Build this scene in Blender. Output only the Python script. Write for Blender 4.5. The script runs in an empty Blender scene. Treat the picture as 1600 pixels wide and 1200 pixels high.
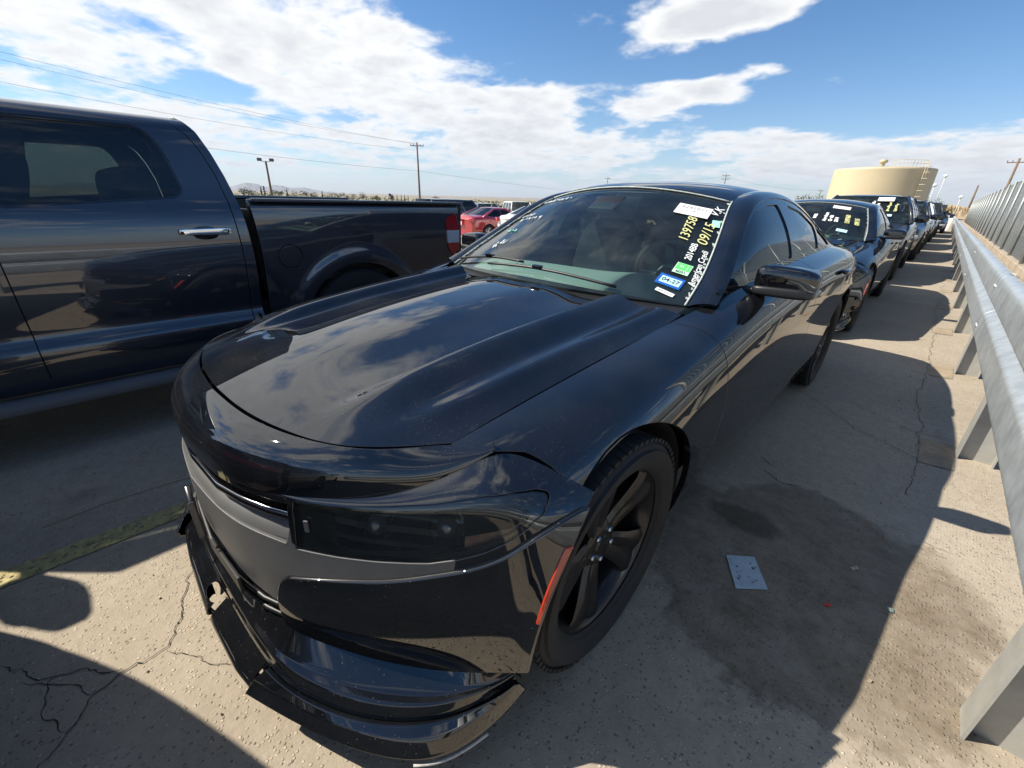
import bpy, bmesh, math, random
import numpy as np
from mathutils import Vector, Matrix

# ------------------------------------------------------------------ camera, sky, sun, exposure
scene = bpy.context.scene
COL = scene.collection
CAM_LOC = (1.3264, -0.8568, 1.3052)
YAW, PITCH, ROLL, FPX = 0.7545, 0.4128, 0.0298, 659.8232


def make_camera():
    cy, sy, cp, sp = math.cos(YAW), math.sin(YAW), math.cos(PITCH), math.sin(PITCH)
    f = Vector((-sy * cp, cy * cp, -sp)); r = Vector((cy, sy, 0)); u = r.cross(f)
    r2 = r * math.cos(ROLL) + u * math.sin(ROLL); u2 = u * math.cos(ROLL) - r * math.sin(ROLL)
    cd = bpy.data.cameras.new('camera'); co = bpy.data.objects.new('camera', cd); COL.objects.link(co)
    m = Matrix((r2, u2, -f)).transposed().to_4x4(); m.translation = Vector(CAM_LOC)
    co.matrix_world = m
    cd.sensor_width = 36; cd.lens = FPX / 1600 * 36; cd.clip_start = 0.02; cd.clip_end = 20000
    scene.camera = co


make_camera()
SUN_DIR = Vector((-0.59, -0.41, 0.695)).normalized()      # towards the sun
SUN_EL = math.asin(SUN_DIR.z)
SUN_AZ = math.atan2(SUN_DIR.x, SUN_DIR.y)                    # from +Y towards +X


def nd(nt, typ, **kw):
    n = nt.nodes.new(typ)
    for k, v in kw.items():
        if k == 'inp':
            for i, val in v.items():
                n.inputs[i].default_value = val
        else:
            setattr(n, k, v)
    return n


def make_world():
    w = bpy.data.worlds.new('World'); scene.world = w; w.use_nodes = True
    nt = w.node_tree; nt.nodes.clear(); L = nt.links.new
    out = nd(nt, 'ShaderNodeOutputWorld'); bg = nd(nt, 'ShaderNodeBackground')
    sky = nd(nt, 'ShaderNodeTexSky', sky_type='NISHITA', sun_disc=False)
    sky.sun_elevation = SUN_EL; sky.sun_rotation = SUN_AZ; sky.air_density = 1.0; sky.dust_density = 0.2; sky.ozone_density = 3.0; sky.altitude = 1100
    tc = nd(nt, 'ShaderNodeTexCoord'); sep = nd(nt, 'ShaderNodeSeparateXYZ'); L(tc.outputs['Generated'], sep.inputs[0])

    def M(op, a, b=None, c=None, clamp=False):
        n = nd(nt, 'ShaderNodeMath', operation=op, use_clamp=clamp)
        for i, v in enumerate((a, b, c)):
            if v is None: continue
            if isinstance(v, (int, float)): n.inputs[i].default_value = v
            else: L(v, n.inputs[i])
        return n.outputs[0]
    # a flat cloud deck seen in perspective
    zc = M('MAXIMUM', sep.outputs[2], 0.0)
    den = M('ADD', zc, 0.16)
    px = M('DIVIDE', sep.outputs[0], den); py = M('DIVIDE', sep.outputs[1], den)
    cmb = nd(nt, 'ShaderNodeCombineXYZ'); L(px, cmb.inputs[0]); L(py, cmb.inputs[1])
    def noise(scale, detail, rough, off, dist=0.0):
        mp = nd(nt, 'ShaderNodeMapping'); L(cmb.outputs[0], mp.inputs[0]); mp.inputs['Location'].default_value = off
        n = nd(nt, 'ShaderNodeTexNoise', noise_dimensions='3D'); L(mp.outputs[0], n.inputs['Vector'])
        n.inputs['Scale'].default_value = scale; n.inputs['Detail'].default_value = detail; n.inputs['Roughness'].default_value = rough; n.inputs['Distortion'].default_value = dist
        return n.outputs['Fac']
    big = noise(1.05, 3, 0.5, (3.1, 1.7, 0.3)); fine = noise(4.6, 10, 0.60, (0.4, 5.2, 1.0), 0.12)
    mid = noise(2.3, 4, 0.55, (7.4, 2.2, 2.0))
    dens = M('ADD', M('MULTIPLY', big, 0.30), M('ADD', M('MULTIPLY', M('SUBTRACT', mid, .30), .85), M('MULTIPLY', M('SUBTRACT', fine, .12), 0.85)))
    # weather: overcast bank towards the west, single clouds elsewhere (positions on the cloud deck)
    blobs = CLOUDS
    acc = None
    for (ax, el, rx, ry, amp) in blobs:
        a, e = math.radians(ax), math.radians(el)
        d = (-math.sin(a) * math.cos(e), math.cos(a) * math.cos(e), math.sin(e))
        k = d[2] + 0.16; cx, cy = d[0] / k, d[1] / k
        # an ellipse on the deck, long side across the line of sight
        mp = nd(nt, 'ShaderNodeMapping', vector_type='TEXTURE'); L(cmb.outputs[0], mp.inputs[0])
        mp.inputs['Location'].default_value = (cx, cy, 0); mp.inputs['Rotation'].default_value = (0, 0, math.atan2(cy, cx)); mp.inputs['Scale'].default_value = (ry, rx, 1)
        ln = nd(nt, 'ShaderNodeVectorMath', operation='LENGTH'); L(mp.outputs[0], ln.inputs[0])
        mr = nd(nt, 'ShaderNodeMapRange', interpolation_type='SMOOTHSTEP', inp={'From Min': 0.0, 'From Max': 1.85, 'To Min': amp, 'To Max': 0.0}); L(ln.outputs['Value'], mr.inputs['Value'])
        g = mr.outputs[0]
        acc = g if acc is None else M('ADD', acc, g)
    dens = M('ADD', dens, acc)
    # slow fade: cloudier low over the horizon
    hz = M('MULTIPLY', M('EXPONENT', M('MULTIPLY', zc, -9.0)), 0.10)
    dens = M('ADD', dens, hz)
    ramp = nd(nt, 'ShaderNodeMapRange', interpolation_type='SMOOTHSTEP'); L(dens, ramp.inputs['Value'])
    ramp.inputs['From Min'].default_value = 0.63; ramp.inputs['From Max'].default_value = 0.92
    # cloud brightness: thick parts turn grey, sunlit rims stay white
    thick = nd(nt, 'ShaderNodeMapRange'); L(dens, thick.inputs['Value'])
    thick.inputs['From Min'].default_value = 0.82; thick.inputs['From Max'].default_value = 1.25
    billow = noise(7.0, 6, 0.6, (2.0, 0.3, 4.0))
    tk = M('ADD', thick.outputs[0], M('MULTIPLY', M('SUBTRACT', billow, 0.5), 1.3), clamp=True)
    cr = nd(nt, 'ShaderNodeValToRGB'); L(tk, cr.inputs[0])
    cr.color_ramp.elements[0].color = (6.5, 6.5, 6.45, 1); cr.color_ramp.elements[1].color = (4.6, 4.72, 4.95, 1)
    mx = nd(nt, 'ShaderNodeMix', data_type='RGBA'); L(ramp.outputs[0], mx.inputs['Factor'])
    hsv = nd(nt, 'ShaderNodeHueSaturation', inp={'Saturation': 1.20, 'Value': SKY_GAIN}); L(sky.outputs[0], hsv.inputs['Color'])
    L(hsv.outputs[0], mx.inputs[6]); L(cr.outputs[0], mx.inputs[7])
    veil = nd(nt, 'ShaderNodeMix', data_type='RGBA'); vf = M('MULTIPLY', M('EXPONENT', M('MULTIPLY', zc, -13.0)), 0.80); L(vf, veil.inputs['Factor'])
    L(mx.outputs[2], veil.inputs[6]); veil.inputs[7].default_value = (3.3, 3.55, 4.0, 1)
    L(veil.outputs[2], bg.inputs['Color']); bg.inputs['Strength'].default_value = SKY_STR
    w.cycles.sampling_method = 'MANUAL'; w.cycles.sample_map_resolution = 512
    L(bg.outputs[0], out.inputs['Surface'])


SKY_STR, SKY_GAIN = 0.10, 0.88
# (azimuth from +Y to the left, elevation, width, depth on the deck, strength)
CLOUDS = [(84, 11, .9, .9, .16), (70, 14, .5, .5, .12), (62, 12, .5, .50, .17), (52, 9, .55, .6, .17), (64, 5, 1.4, .8, .10), (42, 9, .28, .5, .26), (40, 5.5, .7, .7, .24), (100, 30, 1.2, 1.0, .25), (75, 9.2, .16, .22, -.30), (69, 11.5, .12, .2, -.12),
          (26, 17.2, .30, .17, .50), (20, 16.8, .26, .12, .40), (29, 9.6, .17, .16, .42), (23.5, 11.0, .20, .15, .45), (17.5, 12.4, .16, .10, .42), (12, 11.2, .10, .09, .33), (48, 15.5, .30, .22, -.28), (45, 20, .5, .25, -.35), (38, 13, .22, .14, -.28), (31, 13, .30, .12, -.30), (6, 14, .55, .35, -.55), (3, 9, .5, .5, -.42), (15, 8.5, .5, .25, -.30), (27, 6.5, .5, .22, .10), (14, 4.6, .5, .6, .30), (0, 4.2, .5, .8, .28), (-8, 16, .6, .8, -.5), (10, 40, .8, .6, -.30)]
make_world()
sd = bpy.data.lights.new('sun', 'SUN'); sd.energy = 4.9; sd.angle = math.radians(0.53); sd.color = (1.0, 0.93, 0.82)
so = bpy.data.objects.new('sun', sd); COL.objects.link(so); so.location = (-20, -20, 30)
so.rotation_euler = SUN_DIR.to_track_quat('Z', 'Y').to_euler()
vs = scene.view_settings; vs.view_transform = 'Standard'; vs.look = 'None'; vs.exposure = 0.75; vs.gamma = 1.0; vs.use_curve_mapping = False
scene.render.engine = 'CYCLES'; scene.cycles.max_bounces = 7; scene.cycles.diffuse_bounces = 2; scene.cycles.glossy_bounces = 4; scene.cycles.transmission_bounces = 4; scene.cycles.transparent_max_bounces = 12; scene.cycles.volume_bounces = 0; scene.cycles.sample_clamp_indirect = 6.0; scene.cycles.caustics_reflective = False; scene.cycles.caustics_refractive = False
random.seed(4); RNG = np.random.default_rng(7)

# ------------------------------------------------------------------ materials
MATS = {}


def mat(name, col, rough=0.5, metal=0.0, coat=0.0, spec=0.5, bump=None, var=None, dust=None, emit=None, coat_rough=0.03):
    if name in MATS: return MATS[name]
    m = bpy.data.materials.new(name); m.use_nodes = True; nt = m.node_tree; L = nt.links.new
    b = nt.nodes['Principled BSDF']; b.inputs['Base Color'].default_value = (*col, 1); b.inputs['Roughness'].default_value = rough
    b.inputs['Metallic'].default_value = metal; b.inputs['Coat Weight'].default_value = coat; b.inputs['Coat Roughness'].default_value = coat_rough
    b.inputs['Specular IOR Level'].default_value = spec; b.inputs['Coat IOR'].default_value = 1.85
    tc = nd(nt, 'ShaderNodeTexCoord')
    colsock = None
    if var:                                   # (scale, strength) of a slow tone change
        n = nd(nt, 'ShaderNodeTexNoise', inp={'Scale': var[0], 'Detail': 6.0, 'Roughness': .65}); L(tc.outputs['Object'], n.inputs['Vector'])
        mr = nd(nt, 'ShaderNodeMapRange', inp={'From Min': .3, 'From Max': .7, 'To Min': 1 - var[1], 'To Max': 1 + var[1]}); L(n.outputs['Fac'], mr.inputs['Value'])
        mm = nd(nt, 'ShaderNodeVectorMath', operation='SCALE'); mm.inputs[0].default_value = col; L(mr.outputs[0], mm.inputs['Scale'])
        L(mm.outputs[0], b.inputs['Base Color']); colsock = mm.outputs[0]
    if dust:                                  # (scale, amount, colour): dried drops and road dust lying on the paint
        v = nd(nt, 'ShaderNodeTexVoronoi', inp={'Scale': dust[0], 'Randomness': 1.0}); L(tc.outputs['Object'], v.inputs['Vector'])
        n2 = nd(nt, 'ShaderNodeTexNoise', inp={'Scale': 5.0, 'Detail': 4.0}); L(tc.outputs['Object'], n2.inputs['Vector'])
        sp = nd(nt, 'ShaderNodeMapRange', inp={'From Min': .10, 'From Max': .22, 'To Min': 1.0, 'To Max': 0.0}); L(v.outputs['Distance'], sp.inputs['Value'])
        gt = nd(nt, 'ShaderNodeMapRange', inp={'From Min': .35, 'From Max': .75, 'To Min': .15, 'To Max': 1.0}); L(n2.outputs['Fac'], gt.inputs['Value'])
        rnd = nd(nt, 'ShaderNodeSeparateColor'); L(v.outputs['Color'], rnd.inputs[0])
        th = nd(nt, 'ShaderNodeMath', operation='POWER', inp={1: 5.0}); L(rnd.outputs[0], th.inputs[0])
        m1 = nd(nt, 'ShaderNodeMath', operation='MULTIPLY'); L(sp.outputs[0], m1.inputs[0]); L(th.outputs[0], m1.inputs[1])
        m2 = nd(nt, 'ShaderNodeMath', operation='MULTIPLY'); L(m1.outputs[0], m2.inputs[0]); L(gt.outputs[0], m2.inputs[1])
        m3 = nd(nt, 'ShaderNodeMath', operation='MULTIPLY_ADD', inp={1: dust[1], 2: 0.0}); L(m2.outputs[0], m3.inputs[0])
        film = nd(nt, 'ShaderNodeMath', operation='MULTIPLY_ADD', inp={1: dust[3] if len(dust) > 3 else .02}); L(gt.outputs[0], film.inputs[0]); L(m3.outputs[0], film.inputs[2])
        db = nd(nt, 'ShaderNodeBsdfDiffuse', inp={'Color': (*dust[2], 1)}); ms = nd(nt, 'ShaderNodeMixShader'); L(film.outputs[0], ms.inputs[0])
        L(b.outputs[0], ms.inputs[1]); L(db.outputs[0], ms.inputs[2]); L(ms.outputs[0], nt.nodes['Material Output'].inputs['Surface'])
    if bump:                                  # (scale, strength)
        n = nd(nt, 'ShaderNodeTexNoise', inp={'Scale': bump[0], 'Detail': 5.0}); L(tc.outputs['Object'], n.inputs['Vector'])
        bp = nd(nt, 'ShaderNodeBump', inp={'Strength': bump[1], 'Distance': .002}); L(n.outputs['Fac'], bp.inputs['Height']); L(bp.outputs[0], b.inputs['Normal'])
    if emit: b.inputs['Emission Color'].default_value = (*emit[0], 1); b.inputs['Emission Strength'].default_value = emit[1]
    MATS[name] = m
    return m


def glass(name, tint, refl=1.0, rough=0.0, ior=1.5, film=0.0):
    if name in MATS: return MATS[name]
    m = bpy.data.materials.new(name); m.use_nodes = True; nt = m.node_tree; L = nt.links.new; nt.nodes.clear()
    out = nd(nt, 'ShaderNodeOutputMaterial'); fr = nd(nt, 'ShaderNodeFresnel', inp={'IOR': ior}); tr = nd(nt, 'ShaderNodeBsdfTransparent', inp={'Color': (*tint, 1)})
    gl = nd(nt, 'ShaderNodeBsdfGlossy', inp={'Roughness': rough, 'Color': (1, 1, 1, 1)}); mx = nd(nt, 'ShaderNodeMixShader')
    ml = nd(nt, 'ShaderNodeMath', operation='MULTIPLY', use_clamp=True, inp={1: 1.8 * refl}); L(fr.outputs[0], ml.inputs[0]); L(ml.outputs[0], mx.inputs[0])
    src = tr.outputs[0]
    if film:
        df = nd(nt, 'ShaderNodeBsdfDiffuse', inp={'Color': (.42, .50, .49, 1)}); m2 = nd(nt, 'ShaderNodeMixShader', inp={0: film})
        tc = nd(nt, 'ShaderNodeTexCoord'); n = nd(nt, 'ShaderNodeTexNoise', inp={'Scale': 7.0, 'Detail': 8.0, 'Roughness': .7}); L(tc.outputs['Object'], n.inputs['Vector'])
        mr = nd(nt, 'ShaderNodeMapRange', inp={'From Min': .3, 'From Max': .8, 'To Min': 0.2 * film, 'To Max': 2.2 * film}); L(n.outputs['Fac'], mr.inputs['Value']); L(mr.outputs[0], m2.inputs[0])
        L(tr.outputs[0], m2.inputs[1]); L(df.outputs[0], m2.inputs[2]); src = m2.outputs[0]
    L(src, mx.inputs[1]); L(gl.outputs[0], mx.inputs[2]); L(mx.outputs[0], out.inputs[0])
    MATS[name] = m
    return m


# ------------------------------------------------------------------ objects
def link(o, parent=None):
    COL.objects.link(o)
    if parent is not None: o.parent = parent
    return o


def empty(name, loc=(0, 0, 0), rz=0.0):
    o = bpy.data.objects.new(name, None); o.empty_display_size = .2; o.location = loc; o.rotation_euler = (0, 0, rz)
    return link(o)


def tag(o, label=None, cat=None, group=None, kind=None):
    for k, v in (('label', label), ('category', cat), ('group', group), ('kind', kind)):
        if v: o[k] = v
    return o


def mesh_obj(name, V, F, material, parent=None, N=None, smooth=True, mats=None, fm=None):
    me = bpy.data.meshes.new(name); me.from_pydata([tuple(map(float, v)) for v in V], [], [tuple(map(int, f)) for f in F])
    if mats:
        for m in mats: me.materials.append(m)
        me.polygons.foreach_set('material_index', fm)
    else: me.materials.append(material)
    if smooth: me.polygons.foreach_set('use_smooth', [True] * len(me.polygons))
    if N is not None: me.normals_split_custom_set_from_vertices([tuple(map(float, n)) for n in N])
    me.update()
    return link(bpy.data.objects.new(name, me), parent)


def copy_tree(o, parent=None):
    c = o.copy(); COL.objects.link(c); c.parent = parent
    for ch in o.children: copy_tree(ch, c)
    return c


class MB:
    """collects simple solids for ONE mesh object"""
    def __init__(s): s.V = []; s.F = []
    def add(s, V, F):
        n = len(s.V); s.V += [tuple(v) for v in V]; s.F += [tuple(i + n for i in f) for f in F]; return s
    def box(s, c, d, rot=None, bev=0.0):
        hx, hy, hz = d[0] / 2, d[1] / 2, d[2] / 2
        if bev:
            b = min(bev, hx * .9, hy * .9, hz * .9)
            bm = bmesh.new(); bmesh.ops.create_cube(bm, size=1)
            for v in bm.verts: v.co = Vector((v.co.x * d[0], v.co.y * d[1], v.co.z * d[2]))
            bmesh.ops.bevel(bm, geom=list(bm.edges), offset=b, segments=2, profile=.6, affect='EDGES')
            V = [v.co.copy() for v in bm.verts]; bm.verts.index_update(); F = [[v.index for v in f.verts] for f in bm.faces]; bm.free()
        else:
            V = [Vector((x * hx, y * hy, z * hz)) for x in (-1, 1) for y in (-1, 1) for z in (-1, 1)]
            F = [(0, 1, 3, 2), (4, 6, 7, 5), (0, 4, 5, 1), (2, 3, 7, 6), (0, 2, 6, 4), (1, 5, 7, 3)]
        if rot is not None: V = [rot @ v for v in V]
        return s.add([v + Vector(c) for v in V], F)
    def tube(s, pts, r, n=8, cap=True, rr=None):
        pts = [Vector(p) for p in pts]; rings = []
        up = Vector((0, 0, 1))
        for i, p in enumerate(pts):
            t = (pts[min(i + 1, len(pts) - 1)] - pts[max(i - 1, 0)]).normalized()
            a = t.cross(up)
            if a.length < 1e-3: a = t.cross(Vector((1, 0, 0)))
            a.normalize(); b = a.cross(t); rad = r if rr is None else rr[i]
            rings.append([p + (a * math.cos(2 * math.pi * k / n) + b * math.sin(2 * math.pi * k / n)) * rad for k in range(n)])
        V = [v for ring in rings for v in ring]; F = []
        for i in range(len(pts) - 1):
            for k in range(n): F.append((i * n + k, i * n + (k + 1) % n, (i + 1) * n + (k + 1) % n, (i + 1) * n + k))
        if cap: F.append(tuple(range(n))[::-1]); F.append(tuple(range((len(pts) - 1) * n, len(pts) * n)))
        return s.add(V, F)
    def lathe(s, prof, n=24, axis='Z', c=(0, 0, 0), close=False):
        V = []; F = []
        for (r, h) in prof:
            for k in range(n):
                a = 2 * math.pi * k / n
                v = {'Z': (r * math.cos(a), r * math.sin(a), h), 'X': (h, r * math.cos(a), r * math.sin(a)), 'Y': (r * math.sin(a), h, r * math.cos(a))}[axis]
                V.append(Vector(v) + Vector(c))
        m = len(prof)
        for i in range(m - 1 if not close else m):
            j = (i + 1) % m
            for k in range(n): F.append((i * n + k, i * n + (k + 1) % n, j * n + (k + 1) % n, j * n + k))
        return s.add(V, F)
    def prism(s, poly, h0, h1, axis='Z'):
        n = len(poly); mk = {'Z': lambda a, b, h: (a, b, h), 'X': lambda a, b, h: (h, a, b), 'Y': lambda a, b, h: (a, h, b)}[axis]
        V = [mk(a, b, h0) for a, b in poly] + [mk(a, b, h1) for a, b in poly]
        F = [tuple(range(n))[::-1], tuple(range(n, 2 * n))] + [(i, (i + 1) % n, n + (i + 1) % n, n + i) for i in range(n)]
        return s.add(V, F)
    def xf(s, M): s.V = [tuple(M @ Vector(v)) for v in s.V]; return s
    def obj(s, name, material, parent=None, smooth=False, fix=True, auto=None):
        o = mesh_obj(name, s.V, s.F, material, parent, smooth=smooth)
        if fix:
            bm = bmesh.new(); bm.from_mesh(o.data); bmesh.ops.recalc_face_normals(bm, faces=bm.faces); bm.to_mesh(o.data); bm.free()
        if auto:
            o.data.polygons.foreach_set('use_smooth', [True] * len(o.data.polygons)); o.data.set_sharp_from_angle(angle=math.radians(auto))
        return o


# ------------------------------------------------------------------ smooth panel engine
def bmat(n, m):
    """clamped uniform cubic B-spline basis: m samples over n control points"""
    B = np.zeros((m, n + 2)); t = np.linspace(0, n - 1, m)
    for r, tt in enumerate(t):
        i = min(int(tt), n - 2); u = tt - i
        w = np.array([(1 - u) ** 3, 3 * u ** 3 - 6 * u ** 2 + 4, -3 * u ** 3 + 3 * u ** 2 + 3 * u + 1, u ** 3]) / 6
        B[r, i:i + 4] += w
    M = np.zeros((n + 2, n)); M[1:n + 1] = np.eye(n); M[0, 0] = 2; M[0, 1] = -1; M[n + 1, n - 1] = 2; M[n + 1, n - 2] = -1
    return B @ M


def ncs(x, y, xq):
    """natural cubic spline"""
    x = np.asarray(x, float); y = np.asarray(y, float); n = len(x); h = np.diff(x)
    A = np.zeros((n, n)); r = np.zeros(n); A[0, 0] = A[-1, -1] = 1
    for i in range(1, n - 1):
        A[i, i - 1] = h[i - 1]; A[i, i] = 2 * (h[i - 1] + h[i]); A[i, i + 1] = h[i]; r[i] = 3 * ((y[i + 1] - y[i]) / h[i] - (y[i] - y[i - 1]) / h[i - 1])
    c = np.linalg.solve(A, r); b = np.diff(y) / h - h * (2 * c[:-1] + c[1:]) / 3; d = np.diff(c) / (3 * h)
    k = np.clip(np.searchsorted(x, xq) - 1, 0, n - 2); t = xq - x[k]
    return y[k] + b[k] * t + c[k] * t ** 2 + d[k] * t ** 3


class Surf:
    """dense sheet: vertices, normals, quads"""
    def __init__(s, P, mu=None, mv=None, flip=False, raw=False):
        P = np.asarray(P, float)
        D = P if raw else np.einsum('ai,ijk,bj->abk', bmat(P.shape[0], mu), P, bmat(P.shape[1], mv))
        s.D = D
        du = np.gradient(D, axis=0); dv = np.gradient(D, axis=1); n = np.cross(du, dv); n /= np.linalg.norm(n, axis=2)[..., None] + 1e-12
        if flip: n = -n
        a, b = D.shape[:2]; s.V = D.reshape(-1, 3); s.N = n.reshape(-1, 3); s.flip = flip
        F = []
        for i in range(a - 1):
            for j in range(b - 1):
                q = (i * b + j, (i + 1) * b + j, (i + 1) * b + j + 1, i * b + j + 1)
                F.append(q[::-1] if flip else q)
        s.F = F


def split(V, N, F, fn):
    val = fn(np.asarray(V)); V = list(map(tuple, V)); N = list(map(tuple, N)); cache = {}; Fi = []; Fo = []

    def cut(a, b):
        k = (a, b) if a < b else (b, a)
        if k in cache: return cache[k]
        t = val[a] / (val[a] - val[b]); va, vb = np.array(V[a]), np.array(V[b])
        V.append(tuple(va + (vb - va) * t)); n = np.array(N[a]) * (1 - t) + np.array(N[b]) * t; N.append(tuple(n / (np.linalg.norm(n) + 1e-12)))
        cache[k] = len(V) - 1
        return cache[k]
    for f in F:
        s = [val[i] <= 0 for i in f]
        if all(s): Fi.append(f); continue
        if not any(s): Fo.append(f); continue
        pi = []; po = []
        for k, i in enumerate(f):
            j = f[(k + 1) % len(f)]
            (pi if val[i] <= 0 else po).append(i)
            if (val[i] <= 0) != (val[j] <= 0):
                c = cut(i, j); pi.append(c); po.append(c)
        if len(pi) > 2: Fi.append(tuple(pi))
        if len(po) > 2: Fo.append(tuple(po))
    return np.array(V), np.array(N), Fi, Fo


def region(S, fns):
    V, N, F = S.V, S.N, S.F; out = []
    for fn in fns:
        V, N, F, Fo = split(V, N, F, fn)
    return V, N, F


def remainder(S, fns):
    """what is left of the sheet when the region (all fns <= 0) is taken out"""
    V, N, F = S.V, S.N, S.F; rest = []
    for fn in fns:
        V, N, F, Fo = split(V, N, F, fn); rest += Fo
    return V, N, rest


class Sub:
    def __init__(s, V, N, F): s.V, s.N, s.F = V, N, F


def panel(name, VNF, material, parent, flange=.012, off=0.0, lip=.001, mirror=None, thick_mat=None):
    """one body panel with a rolled edge turned inwards"""
    V, N, F = VNF
    if len(F) == 0: return None
    used = sorted({i for f in F for i in f}); mp = {k: i for i, k in enumerate(used)}
    V = np.array([V[i] for i in used]) ; N = np.array([N[i] for i in used]); F = [tuple(mp[i] for i in f) for f in F]
    # weld
    key = {}; wm = []
    for i, v in enumerate(np.round(V, 5)):
        t = tuple(v); key.setdefault(t, i); wm.append(key[t])
    F2 = []
    for f in F:
        g = []
        for i in f:
            j = wm[i]
            if not g or g[-1] != j: g.append(j)
        if len(g) > 2 and g[0] == g[-1]: g.pop()
        if len(set(g)) > 2: F2.append(tuple(g))
    F = F2
    V = V + N * off
    if flange:
        cnt = {}
        for f in F:
            for k in range(len(f)):
                a, b = f[k], f[(k + 1) % len(f)]
                cnt[(a, b)] = cnt.get((a, b), 0) + 1
        bd = [(a, b) for (a, b) in cnt if (b, a) not in cnt]
        Vl = list(V); Nl = list(N); ring = {}
        outd = {}
        for a, b in bd:
            e = V[b] - V[a]; nn = N[a] + N[b]
            o = np.cross(e, nn); L_ = np.linalg.norm(o)
            if L_ < 1e-12: continue
            for k in (a, b): outd[k] = outd.get(k, np.zeros(3)) + o / L_
        for k, o in outd.items():
            o = o / (np.linalg.norm(o) + 1e-9); n = N[k]
            i0 = len(Vl)
            Vl.append(V[k] + o * lip * .7 - n * lip * .3); Nl.append((n + o) / np.linalg.norm(n + o))
            Vl.append(V[k] + o * lip - n * lip * 1.2); Nl.append(o)
            Vl.append(V[k] + o * lip - n * flange); Nl.append(o)
            ring[k] = i0
        for a, b in bd:
            if a in ring and b in ring:
                ra, rb = ring[a], ring[b]
                F.append((b, a, ra, rb)); F.append((rb, ra, ra + 1, rb + 1)); F.append((rb + 1, ra + 1, ra + 2, rb + 2))
        V, N = np.array(Vl), np.array(Nl)
    o = mesh_obj(name, V, F, material, parent, N=N)
    if mirror:
        Vm = V * np.array([-1, 1, 1]); Nm = N * np.array([-1, 1, 1])
        mesh_obj(name, Vm, [f[::-1] for f in F], material, parent, N=Nm)
    return o


def mirror_join(VNF):
    V, N, F = VNF; V = np.asarray(V); N = np.asarray(N); n = len(V)
    return np.vstack([V, V * np.array([-1, 1, 1])]), np.vstack([N, N * np.array([-1, 1, 1])]), list(F) + [tuple(i + n for i in f[::-1]) for f in F]


def poly_fns(poly, iy, iz, grow=0.0):
    """half-plane tests for a convex polygon in two coordinates"""
    poly = [np.array(q, float) for q in poly]; c = sum(poly) / len(poly); fns = []
    for a, b in zip(poly, poly[1:] + poly[:1]):
        e = b - a; n = np.array([e[1], -e[0]]); n /= np.linalg.norm(n)
        if n @ (c - a) > 0: n = -n
        fns.append(lambda V, a=a, n=n: (V[:, iy] - a[0]) * n[0] + (V[:, iz] - a[1]) * n[1] - grow)
    return fns


def curve_fn(xs, ys, ix, iy, sign, off=0.0, k=1):
    """sign=+1 keeps points with coordinate iy below the curve y(x), -1 above"""
    xs = np.asarray(xs, float); ys = np.asarray(ys, float)
    return lambda V: sign * (V[:, iy] - np.interp(V[:, ix], xs, ys)) + off


def round_poly(poly, r, n=4):
    out = []
    m = len(poly)
    for i in range(m):
        p0, p1, p2 = (np.array(poly[(i + k - 1) % m], float) for k in range(3))
        a = p0 - p1; b = p2 - p1; la, lb = np.linalg.norm(a), np.linalg.norm(b); rr = min(r, la * .45, lb * .45)
        A = p1 + a / la * rr; B = p1 + b / lb * rr
        for k in range(n + 1):
            t = k / n; out.append(tuple((1 - t) ** 2 * A + 2 * t * (1 - t) * p1 + t * t * B))
    return out

# ------------------------------------------------------------------ shared materials
def setup_mats():
    mat('black_paint', (.0030, .0038, .0058), .6, 0.0, 1.0, .0, dust=(230.0, .55, (.42, .42, .40), .018), coat_rough=.014)
    mat('black_paint_lower', (.0030, .0036, .0050), .6, 0.0, 1.0, .0, dust=(120.0, .45, (.40, .37, .32), .012), coat_rough=.014)
    mat('black_plastic', (.012, .012, .013), .45, bump=(300, .15))
    mat('gloss_black', (.004, .004, .005), .5, 0, 1.0, 0.0, coat_rough=.02)
    mat('matte_grey', (.078, .078, .077), .48, bump=(420, .25), var=(9, .12))
    mat('rubber', (.016, .016, .017), .8, bump=(90, .2), var=(14, .25))
    mat('black_rim', (.006, .006, .007), .42, 0, .25, .3, dust=(120., .25, (.3, .28, .25), .03), coat_rough=.15)
    mat('steel', (.62, .62, .63), .25, 1.0)
    mat('chrome', (.82, .83, .85), .07, 1.0)
    mat('dark_interior', (.19, .215, .205), .75, bump=(150, .3))
    mat('seat_cloth', (.24, .26, .25), .9, bump=(220, .4))
    mat('void', (.0015, .0015, .0015), .9)
    mat('amber', (.42, .035, .012), .25, coat=.6)
    mat('red_lens', (.45, .010, .014), .12, coat=.8)
    mat('white_lens', (.6, .62, .66), .10, coat=.6)
    mat('sticker_white', (.74, .74, .73), .6, var=(30, .06))
    mat('sticker_blue', (.012, .10, .42), .5); mat('sticker_pale', (.45, .70, .78), .5)
    mat('sticker_green', (.12, .62, .16), .5); mat('sticker_mint', (.50, .80, .55), .5)
    mat('print_black', (.03, .03, .03), .6); mat('print_grey', (.33, .33, .33), .6)
    mat('marker_white', (.80, .82, .80), .7); mat('marker_yellow', (.62, .62, .27), .7); mat('marker_mint', (.35, .72, .55), .7)
    mat('frit', (.40, .44, .42), .6, var=(60, .3))
    glass('windshield_glass', (.72, .92, .88), .55, film=.026)
    glass('tint_glass', (.045, .055, .060), .55, film=.004)
    glass('lamp_glass', (.80, .80, .77), .7, film=.02)


setup_mats()


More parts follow.
